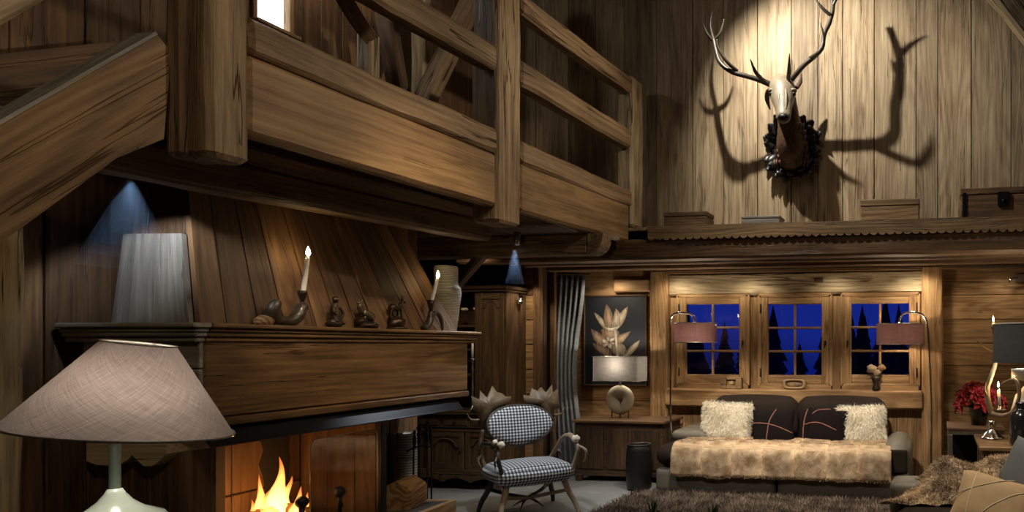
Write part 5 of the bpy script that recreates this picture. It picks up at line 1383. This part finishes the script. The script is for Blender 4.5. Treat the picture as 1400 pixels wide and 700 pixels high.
def pillow(name, u, v, Y, w, h, t_, rx, rz, ry, lab, cat, grp, mat, furm=None, n=9000):
    p = P(u, v, Y); tt = thing(name, lab, cat, p, 0, grp)
    M4 = Matrix.Rotation(math.radians(rz), 4, 'Z') @ Matrix.Rotation(math.radians(rx), 4, 'X') @ Matrix.Rotation(math.radians(ry), 4, 'Y')
    base = MB(); cushion(base, w, h, t_, M4); base.build('cover', M[mat], tt, local=True)
    if furm:
        fm = MB(); fur(fm, base, n, .055, .0042, (0, -.15, -.75), .75, .7, None, .18); fm.build('fleece', M[furm], tt, local=True)['kind'] = 'stuff'
    return tt, M4
pillow('fur_cushion', 993, 579, 6.98, .53, .45, .20, -16, 4, 3, 'shaggy white sheepskin cushion at the left end of the sofa', 'cushion', 'cushions on the sofa', 'fleece', 'whitefur')
pillow('fur_cushion', 1177, 583, 6.98, .50, .42, .20, -16, -5, -3, 'shaggy white sheepskin cushion at the right end of the sofa', 'cushion', 'cushions on the sofa', 'fleece', 'whitefur')
def ribbons(tt, M4, t_, lines, w, h):
    for ln in lines:
        def f(m):
            pts = []
            for x, z in catmull([Vector((a, b, 0)) for a, b in ln], 8) and [(q.x, q.y) for q in catmull([Vector((a, b, 0)) for a, b in ln], 8)]:
                X, Z = x / (w / 2), z / (h / 2); k = max(0, (1 - X ** 4) * (1 - Z ** 4)); pts.append(Vector((x, -t_ / 2 * k ** .5 - .003, z)))
            tube(m, pts, .0055, 6, 1, True, .5, (0, 1, 0), M4=M4)
        one(f, 'ribbon', M['ribbon'], tt, local=True)
for u, Y, rz, ry, lab, lines in (
    (1117, 7.02, 2, 0, 'black cushion with rust ribbon lines in the middle of the sofa', [[(-.10, .19), (-.13, .02), (-.13, -.19)], [(-.13, .02), (.0, .03), (.10, -.01)]]),
    (1131, 6.93, -6, 3, 'black cushion with rust ribbon corner leaning on the right sheepskin cushion', [[(-.16, .12), (-.10, .17), (.02, .19)], [(-.20, .02), (-.06, .03), (.12, -.03)]]),
    (1058, 6.86, 5, -2, 'black cushion with crossed rust ribbons beside the left sheepskin cushion', [[(.03, .18), (-.04, .04), (-.07, -.19)], [(-.22, .045), (-.02, .02), (.20, -.07)]])):
    w, h, t_ = .45, .40, .16
    tt, M4 = pillow('black_cushion', u, 585, Y, w, h, t_, -18, rz, ry, lab, 'cushion', 'cushions on the sofa', 'blackfab')
    ribbons(tt, M4, t_, lines, w, h)

# pelt throw over the front of the seat
def throw_mesh(x0, x1, prof, nx, wav=.010, seed=0, patch=(.31, .47), skew=0):
    m = MB(); ny = len(prof) - 1; vs, fs, gs, tn = [], [], [], []
    cum = [0]
    for a, b in zip(prof[:-1], prof[1:]): cum.append(cum[-1] + math.hypot(b[0] - a[0], b[1] - a[1]))
    for j in range(ny + 1):
        for i in range(nx + 1):
            s = i / nx; x = x0 + (x1 - x0) * s; y, z = prof[j]
            nv = mnoise.noise(Vector((x * 5 + seed, cum[j] * 7, 1))); n2 = mnoise.noise(Vector((x * 14 + seed, cum[j] * 18, 5)))
            px_, py_ = (x - x0) / patch[0], cum[j] / patch[1]
            e = min(abs(px_ - round(px_)) * patch[0], abs(py_ - round(py_)) * patch[1])
            dip = -.016 * math.exp(-(e / .022) ** 2)
            d = Vector((0, -.7, .7)) if j < ny * .55 else Vector((0, -1, .1))
            v = Vector((x, y - skew * s * j / ny, z)) + d * (nv * wav + n2 * wav * .5 + dip + .012)
            hang = .02 * mnoise.noise(Vector((x * 4 + seed, 9, 9))) * (j / ny) ** 4
            v.z += hang
            vs.append(v); gs.append((x * 1.3 + seed, cum[j] * 1.3, math.floor(px_) * 7 + math.floor(py_) * 3))
            tn.append(.80 + .50 * math.exp(-(e / .035) ** 2) + .16 * (((math.floor(px_) * 7919 + math.floor(py_) * 104729) % 7) / 7 - .5))
    for j in range(ny):
        for i in range(nx):
            a = j * (nx + 1) + i; fs.append((a, a + nx + 1, a + nx + 2, a + 1))
    m.add(vs, fs, gs, tn, True); return m
prof = [(6.93 - .38 * k / 10, .522 + .004 * math.sin(k)) for k in range(11)] + [(6.52, .525), (6.475, .51), (6.44, .48), (6.425, .44)] + [(6.42 - .003 * k, .44 - .032 * k) for k in range(1, 8)]
tw = thing('fur_throw', 'tan pelt throw of square patches spread along the front of the sofa', 'throw', (-1.5, 6.6, .5))
base = throw_mesh(-2.585, -.42, prof, 130)
o = base.build('pelts', M['tanfur'], tw); md = o.modifiers.new('thickness', 'SOLIDIFY'); md.thickness = .012; md.offset = 1
fm = MB(); fur(fm, base, 26000, .026, .0035, (0, -.35, -.55), .5, .5, None, .2); fm.build('fur', M['tanfur'], tw)['kind'] = 'stuff'

# shaggy rug
rg = thing('shag_rug', 'deep pile brown shaggy rug in front of the sofa', 'rug', (-1.3, 5.8, 0))
one(lambda m: bb(m, -2.93, .25, 5.1, 6.44, .001, .02, 0, .008), 'backing', M['rugbase'], rg)
def pile(m):
    s = MB(); s.add([(-2.95, 5.1, .018), (.26, 5.1, .018), (.26, 6.42, .018), (-2.95, 6.42, .018)], [(0, 1, 2, 3)]); fur(m, s, 50000, .075, .0065, (0, 0, .15), .85, .8, None, .45)
one(pile, 'pile', M['rugfur'], rg)['kind'] = 'stuff'

# ------------------------------------------------------------------ right-hand group
st = thing('metal_frame_table', 'square side table with brushed metal frame behind the wooden chest', 'side table', (.36, 6.62, 0))
one(lambda m: [bb(m, .11, .13 + .48, 6.36, 6.40, .68, .72), bb(m, .11, .15, 6.36, 6.40, 0, .68, 2), bb(m, .57, .61, 6.36, 6.40, 0, .68, 2), bb(m, .11, .15, 6.40, 6.86, .68, .72, 1), bb(m, .57, .61, 6.40, 6.86, .68, .72, 1), bb(m, .11, .15, 6.82, 6.86, 0, .68, 2), bb(m, .57, .61, 6.82, 6.86, 0, .68, 2)], 'frame', M['brushed'], st)
one(lambda m: bb(m, .10, .62, 6.35, 6.87, .72, .745), 'top', M['boxdark'], st)
one(lambda m: bb(m, .15, .57, 6.80, 6.83, .0, .68, 2), 'back_panel', M['black'], st)
one(lambda m: bb(m, .15, .57, 6.40, 6.80, .08, .10), 'shelf', M['black'], st)
cf = thing('wooden_chest', 'worn wooden chest with shiny plank top beside the right hand sofa', 'chest', (.85, 5.85, 0))
M['polished'] = wood('polished_chest_top', (.10, .055, .025), (.20, .12, .06), (.33, .22, .12), rough=.35, ring=.5)
one(lambda m: [bb(m, .335, 1.35, 5.50 + .2 * k, 5.696 + .2 * k, .665, .70, 0, .006) for k in range(4)], 'top', M['polished'], cf)
one(lambda m: bb(m, .37, 1.32, 5.54, 6.26, .05, .665, 0), 'body', M['boxdark'], cf)
one(lambda m: [bb(m, .362, .37, 5.56, 5.66, .1, .6, 2), bb(m, .362, .37, 6.14, 6.24, .1, .6, 2)], 'side_batten', M['boxdark'], cf)
for x in (.42, 1.27):
    for y in (5.6, 6.2): one(lambda m: bb(m, x - .04, x + .04, y - .04, y + .04, 0, .05, 2), 'foot', M['boxdark'], cf)
# antler candelabra
cdp = P(1356, 583, 6.0); cd = thing('antler_candelabra', 'candelabra of pale antlers on a round silver foot with two lit candles', 'candle holder', (cdp.x, 6.0, .701))
one(lambda m: lathe(m, [(.105, 0), (.105, .012), (.09, .02), (.06, .05), (.03, .075), (.022, .10), (.035, .115), (.022, .13), (.03, .15), (0, .155)], (cdp.x, 6.0, .701), 28), 'foot', M['silver'], cd)
one(lambda m: [tube(m, [P(1356, 566, 6.0), P(1351, 548, 6.0), P(1350, 530, 6.0), P(1356, 512, 6.0), P(1361, 495, 6.10), P(1361, 470, 6.22), P(1358, 448, 6.25)], [.024, .025, .022, .02, .018, .015, .013], 12, 6, rough=.12), tube(m, [P(1361, 482, 6.16), P(1350, 476, 6.08), P(1342, 471, 5.98), P(1335, 464, 5.97)], [.013, .012, .009, .003], 8, 5), tube(m, [P(1352, 545, 6.0), P(1346, 533, 5.97), P(1348, 524, 5.95)], [.012, .009, .003], 8, 4)], 'antler', M['bone'], cd)
one(lambda m: tube(m, [P(1357, 565, 5.97), P(1370, 568, 5.89), P(1384, 563, 5.78), P(1392, 548, 5.71), P(1393, 532, 5.68), P(1387, 519, 5.69), P(1372, 524, 5.77), P(1363, 533, 5.85)], [.018, .017, .017, .017, .015, .013, .010, .004], 12, 6, rough=.12), 'antler', M['bone'], cd)
q = P(1367, 560, 5.96)
one(lambda m: [lathe(m, [(.0, -.01), (.05, .0), (.055, .008), (.02, .006), (.018, .035), (.0135, .035), (.0135, .01)], q, 24)], 'candle_dish', M['silver'], cd)
one(lambda m: tube(m, [q + Vector((0, 0, .008)), P(1365, 531, 5.96)], .0125, 12, 1), 'candle', M['candle'], cd)
def world_flame(parent, p, pw):
    one(lambda m: lathe(m, [(.0, -.006), (.0055, .003), (.0075, .012), (.006, .024), (.003, .036), (0, .046)], p, 10), 'flame', M['flame'], parent)
    light('candle_light', 'POINT', p + Vector((0, 0, .055)), None, pw, CANDLE, .012)
world_flame(cd, P(1365, 529, 5.96), 2.5)
q = P(1358, 449, 6.25)
one(lambda m: lathe(m, [(.014, -.01), (.024, .01), (.018, .01), (.012, .0)], q, 16), 'candle_cup', M['silver'], cd)
one(lambda m: tube(m, [q, P(1358, 441, 6.25)], .0125, 12, 1), 'candle', M['candle'], cd)
world_flame(cd, P(1358, 439, 6.25), 2.0)
# poinsettia
pp = Vector((.40, 6.62, .746)); pn = thing('potted_poinsettia', 'red poinsettia in a dark pot on the metal framed table', 'potted plant', pp)
one(lambda m: lathe(m, [(.07, 0), (.085, .10), (.095, .16), (.10, .165), (.085, .165), (.08, .14), (0, .135)], (0, 0, 0), 24), 'pot', M['glassdark'], pn, local=True)
r5 = random.Random(8)
heads = [(-.14, -.06, .30), (-.02, -.12, .32), (.12, -.08, .29), (-.08, .05, .36), (.09, .06, .35), (-.17, -.1, .20), (.02, -.16, .22), (.2, -.04, .24)]
for hx, hy, hz in heads:
    def bloom(m):
        ax = Vector((hx, hy - .12, .16)).normalized()
        for ring, (k, L, w) in enumerate(((6, .10, .026), (5, .065, .02))):
            for i in range(k):
                a = 2 * PI * i / k + ring * .5 + r5.uniform(-.2, .2)
                u1 = ax.cross(Vector((1, 0, .2))).normalized(); u2 = ax.cross(u1)
                leafshape(m, Vector((hx, hy, hz)) + ax * .008 * ring, u1 * math.cos(a) + u2 * math.sin(a) + ax * (.15 + .3 * ring), L, w, ax)
    one(bloom, 'bract', M['red'], pn, local=True)
one(lambda m: [leafshape(m, Vector((.35 * hx, .35 * hy, .17)), (math.cos(i * 2.4), math.sin(i * 2.4), .35), .14, .032, (0, 0, 1)) for i, (hx, hy, hz) in enumerate(heads * 2)] + [tube(m, [(0, 0, .13), (hx * .5, hy * .5, .22), (hx, hy, hz)], .005, 6, 3) for hx, hy, hz in heads], 'foliage', M['leaf'], pn, local=True)
# black bottle
p = P(1396, 600, 5.62); bt = thing('dark_bottle', 'broad shouldered black bottle vase at the front of the wooden chest', 'bottle', (p.x, 5.62, .701))
one(lambda m: lathe(m, [(.085, 0), (.093, .02), (.093, .22), (.08, .26), (.045, .285), (.036, .295), (.036, .325), (.044, .33), (.044, .345), (.03, .345), (.028, .30)], (0, 0, 0), 30), 'body', M['glassdark'], bt, local=True)
# lamp with charcoal shade
lx = P(1410, 500, 5.9).x; l3 = thing('table_lamp', 'table lamp with charcoal drum shade and white ceramic base behind the black bottle', 'table lamp', (lx, 5.9, .701))
one(lambda m: lathe(m, [(.10, 0), (.115, .02), (.16, .16), (.165, .26), (.13, .38), (.06, .46), (.05, .50), (.16, .515), (.165, .60), (.05, .61), (.02, .615), (.02, .64)], (0, 0, 0), 32), 'base', M['white'], l3, local=True)
sh = one(lambda m: lathe(m, [(.315, .655), (.305, .975)], (0, 0, 0), 44, cap=False), 'lamp_shade', M['darklinen'], l3, local=True)
one(lambda m: tube(m, [(.306 * math.cos(2 * PI * k / 40), .306 * math.sin(2 * PI * k / 40), .976) for k in range(41)], .005, 6, 1), 'shade_rim', M['white'], l3, local=True)
one(lambda m: [lathe(m, [(.012, .61), (.012, .72)], (0, 0, 0), 10)], 'stem', M['brushed'], l3, local=True)
one(lambda m: ellipsoid(m, (0, 0, .76), (.03, .03, .04)), 'bulb', M['bulb'], l3, local=True)
light('charcoal_lamp_light', 'POINT', (lx, 5.9, .701 + .84), None, 22, (1, .88, .68), .03)
# hook on the boards
t = thing('wall_hook', 'small bright metal bracket on the boards at the right above the charcoal lamp', 'bracket', P(1392, 380, 7.62))
hk = P(1392, 380, 7.62)
one(lambda m: bb(m, hk.x - .03, hk.x + .12, 7.60, 7.64, hk.z - .04, hk.z + .04), 'plate', M['chrome'], t)
one(lambda m: tube(m, [hk + Vector((0, -.02, 0)), hk + Vector((-.02, -.10, -.01)), hk + Vector((-.09, -.13, -.02)), hk + Vector((-.11, -.13, -.06))], .009, 8, 5), 'hook', M['chrome'], t)

# ------------------------------------------------------------------ right-hand sofa with throw and cushions
s2 = thing('corner_sofa', 'taupe leather sofa end at the lower right under fur and cushions', 'sofa', (.6, 4.5, 0))
def s2p(name, mat, fn): return one(fn, name, M[mat], s2)
s2p('base', 'sofa', lambda m: pad(m, (.72, 4.28, .17), (1.96, 1.44, .26), None, .28, 12))
s2p('armrest', 'sofa', lambda m: pad(m, (.25, 4.86, .43), (1.13, .30, .25), None, .25, 14, .01))
s2p('seat_cushion', 'sofadark', lambda m: pad(m, (.42, 4.12, .37), (1.34, 1.14, .16), None, .6, 14, .02))
s2p('back_cushion', 'sofa', lambda m: pad(m, (1.35, 4.28, .62), (.50, 1.40, .70), None, .6, 14, .02))
for x in (-.15, 1.6):
    for y in (3.65, 4.9): s2p('foot', 'black', lambda m: lathe(m, [(.03, 0), (.03, .05)], (x, y, 0), 12))
ft2 = thing('fur_throw', 'mottled grey and tan fur throw heaped over the arm of the right hand sofa', 'throw', (.4, 4.8, .55))
def heap():
    ridge = [(1226, 692), (1237, 684), (1252, 658), (1268, 646), (1284, 629), (1300, 623), (1318, 628), (1335, 632), (1352, 625), (1370, 621), (1388, 616), (1398, 620), (1420, 640)]
    pts = catmull([P(u, v + 4, 4.86) for u, v in ridge], 6); m = MB(); n = len(pts); K = 22; vs, fs, gs, tn = [], [], [], []
    for i, p in enumerate(pts):
        h = p.z - .50; 
        for k in range(K + 1):
            t = k / K
            if t < .3: y = 5.06 - .14 * (t / .3); z = .30 + (p.z - .30) * math.sin(t / .3 * PI / 2)
            else:
                q = (t - .3) / .7; y = 4.92 - .46 * q; z = p.z - (p.z - .47) * (q ** 1.5)
            b = mnoise.noise(Vector((p.x * 6, t * 5, 3))) * .035 + mnoise.noise(Vector((p.x * 15, t * 11, 7))) * .012
            x = p.x + .05 * mnoise.noise(Vector((t * 4, p.x * 3, 1))) - .10 * max(0, t - .3) * (1 - i / n)
            vs.append(Vector((x, y - b * .6, max(z + b * min(1, 4 * t), .44 if t > .6 else .2)))); gs.append((p.x * 1.1 + 3, t * .8, 0)); tn.append(1 + .35 * mnoise.noise(Vector((p.x * 4, t * 3, 11))))
    for i in range(n - 1):
        for k in range(K): a = i * (K + 1) + k; fs.append((a, a + 1, a + K + 2, a + K + 1))
    m.add(vs, fs, gs, tn, True); return m
base = heap(); o = base.build('pelt', M['foxfur'], ft2)
fm = MB(); fur(fm, base, 26000, .034, .003, (-.2, -.2, -.5), .5, .5, None, .25); fm.build('fur', M['foxfur'], ft2)['kind'] = 'stuff'
def loose_pillow(name, c, w, h, t_, M4, lab, mat):
    tt = thing(name, lab, 'cushion', c); one(lambda m: cushion(m, w, h, t_, M4), 'cover', M[mat], tt, local=True); return tt
MG = Matrix.Rotation(math.radians(-38), 4, 'Z') @ Matrix.Rotation(math.radians(-28), 4, 'X') @ Matrix.Rotation(math.radians(12), 4, 'Y')
loose_pillow('grey_cushion', P(1412, 648, 4.62), .46, .42, .16, MG, 'dark grey cloth cushion leaning at the right edge behind the suede cushion', 'greycloth')
MS = Matrix.Rotation(math.radians(-8), 4, 'Z') @ Matrix.Rotation(math.radians(-42), 4, 'X') @ Matrix.Rotation(math.radians(15), 4, 'Y')
sc2 = loose_pillow('suede_cushion', P(1362, 702, 4.24), .56, .46, .28, MS, 'tan suede cushion with cream stitching in front of the fur throw', 'leath')
def seamline(pts):
    def f(m):
        out = []
        for x, z in [(q.x, q.y) for q in catmull([Vector((a, b, 0)) for a, b in pts], 8)]:
            X, Z = x / .28, z / .23; k = max(0, (1 - X ** 4) * (1 - Z ** 4)); out.append(Vector((x, -.14 * k ** .5 - .001, z)))
        tube(m, out, .0028, 6, 1, M4=MS)
    one(f, 'stitching', M['stitch'], sc2, local=True)
seamline([(-.17, .22), (-.155, .0), (-.13, -.22)]); seamline([(-.27, -.02), (-.10, .09), (.06, .20)]); seamline([(-.10, -.2), (-.02, -.04), (.12, .10), (.26, .15)])

# grassy plants in front of the rug
for u, Y, lab in ((893, 5.35, 'small pot of spiky green grass on the rug at the lower left of the sofa'), (975, 5.3, 'small pot of spiky green grass on the rug below the sofa middle')):
    q = P(u, 700, Y); g = thing('potted_grass', lab, 'potted plant', (q.x, Y, .02), 0, 'grass pots on the rug')
    one(lambda m: lathe(m, [(.05, 0), (.065, .09), (.068, .10), (.055, .10), (.05, .08), (0, .075)], (0, 0, 0), 20), 'pot', M['glassdark'], g, local=True)
    rr_ = random.Random(int(u))
    one(lambda m: [tube(m, [(.02 * math.cos(a), .02 * math.sin(a), .07), (.04 * math.cos(a), .04 * math.sin(a), .15), (.07 * math.cos(a), .07 * math.sin(a), .15 + rr_.uniform(.02, .075))], [.006, .005, .001], 5, 3, True, .3) for a in [rr_.uniform(0, 6.28) for _ in range(16)]], 'blades', M['leaf'], g, local=True)

# ------------------------------------------------------------------ the lamp in the foreground
FL_ = Vector((-1.900, 1.314, 0))
tb = thing('lamp_table', 'small round dark side table carrying the large mauve lamp', 'side table', (FL_.x, FL_.y, 0))
one(lambda m: lathe(m, [(.30, .745), (.31, .755), (.31, .775), (.30, .785), (0, .785)], (0, 0, 0), 36), 'top', M['dark'], tb, local=True)
for k in range(3):
    a = 2 * PI * k / 3 + .4
    one(lambda m: tube(m, [(.10 * math.cos(a), .10 * math.sin(a), .75), (.14 * math.cos(a), .14 * math.sin(a), .35), (.24 * math.cos(a), .24 * math.sin(a), .01)], [.022, .02, .018], 10, 4), 'leg', M['dark'], tb, local=True)
bl = thing('table_lamp', 'large table lamp with mauve linen cone shade and pale green glass base in the foreground', 'table lamp', (FL_.x, FL_.y, .786))
M['paleglass'] = plain('pale_green_glaze', (.42, .50, .43), .22, 0, .1, 12, coat=.5, var=.15)
one(lambda m: lathe(m, [(.09, 0), (.10, .012), (.12, .10), (.125, .20), (.115, .27), (.085, .315), (.050, .332), (.030, .350), (.018, .368), (.013, .378), (.0, .380)], (0, 0, 0), 40), 'base', M['paleglass'], bl, local=True)
one(lambda m: lathe(m, [(.0105, .376), (.0105, .56), (.014, .565), (.014, .60), (.0, .60)], (0, 0, 0), 16), 'stem', M['paleglass'], bl, local=True)
dv = Vector((-1.911, 1.34, 0)).normalized(); sv = Vector((dv.y, -dv.x, 0))
TILT = Matrix.Translation((-.011, .026, .512)) @ Matrix.Rotation(.125, 4, dv) @ Matrix.Rotation(.0575, 4, sv)
sh = one(lambda m: lathe(m, [(.200, 0), (.133, .1035), (.066, .207)], (0, 0, 0), 72, TILT, cap=False, a0=2.53, gr=.14), 'lamp_shade', M['linen'], bl, local=True)
one(lambda m: [tube(m, [TILT @ Vector((.2005 * math.cos(2 * PI * k / 60), .2005 * math.sin(2 * PI * k / 60), .0015)) for k in range(61)], .0028, 6, 1)], 'lower_rim', M['white'], sh, local=True)
one(lambda m: [tube(m, [TILT @ Vector((.066 * math.cos(2 * PI * k / 40), .066 * math.sin(2 * PI * k / 40), .2075)) for k in range(41)], .0025, 6, 1)], 'upper_rim', M['white'], sh, local=True)
one(lambda m: [tube(m, [TILT @ Vector((.066 * math.cos(a), .066 * math.sin(a), .20)), TILT @ Vector((0, 0, .195))], .002, 6, 1) for a in (0, 2.1, 4.2)], 'shade_carrier', M['brushed'], bl, local=True)
one(lambda m: ellipsoid(m, (0, 0, .63), (.022, .022, .03)), 'bulb', M['bulb'], bl, local=True)
light('mauve_lamp_light', 'POINT', (FL_.x + .01, FL_.y, .786 + .555), None, 4.5, (1, .90, .74), .02)

# ------------------------------------------------------------------ faint haze cones shaped like the beams of the two small spots
def haze(loc, R, L_, dens, lab):
    """spot beam modelled as nested haze cones, denser towards the middle"""
    m = bpy.data.materials.new('beam_haze'); m.use_nodes = True; n = m.node_tree; n.nodes.remove(n.nodes['Principled BSDF'])
    v = n.nodes.new('ShaderNodeVolumeScatter'); v.inputs['Color'].default_value = (.42, .62, 1, 1); v.inputs['Density'].default_value = dens
    n.links.new(v.outputs[0], n.nodes['Material Output'].inputs['Volume'])
    root = None
    for k in range(6):
        a, b = 1 - .15 * k, 1 - .13 * k
        o = one(lambda mb: lathe(mb, [(.012 * a, 0 - .001 * k), (R * a * b, -L_ * b)], (0, 0, 0), 28), 'light_haze' if k == 0 else 'haze_core', m, root, local=True)
        if root is None:
            root = o; o.location = loc; tag(o, lab, 'haze', kind='stuff')
        else: o['kind'] = 'stuff'
haze((-3.48, 2.46, 2.225), .17, .38, .06, 'bluish beam of haze under the gallery corner above the grey hood end')
haze((-3.46, 5.19, 2.295), .075, .28, .024, 'bluish beam of haze under the small spotlight on the cross beam')
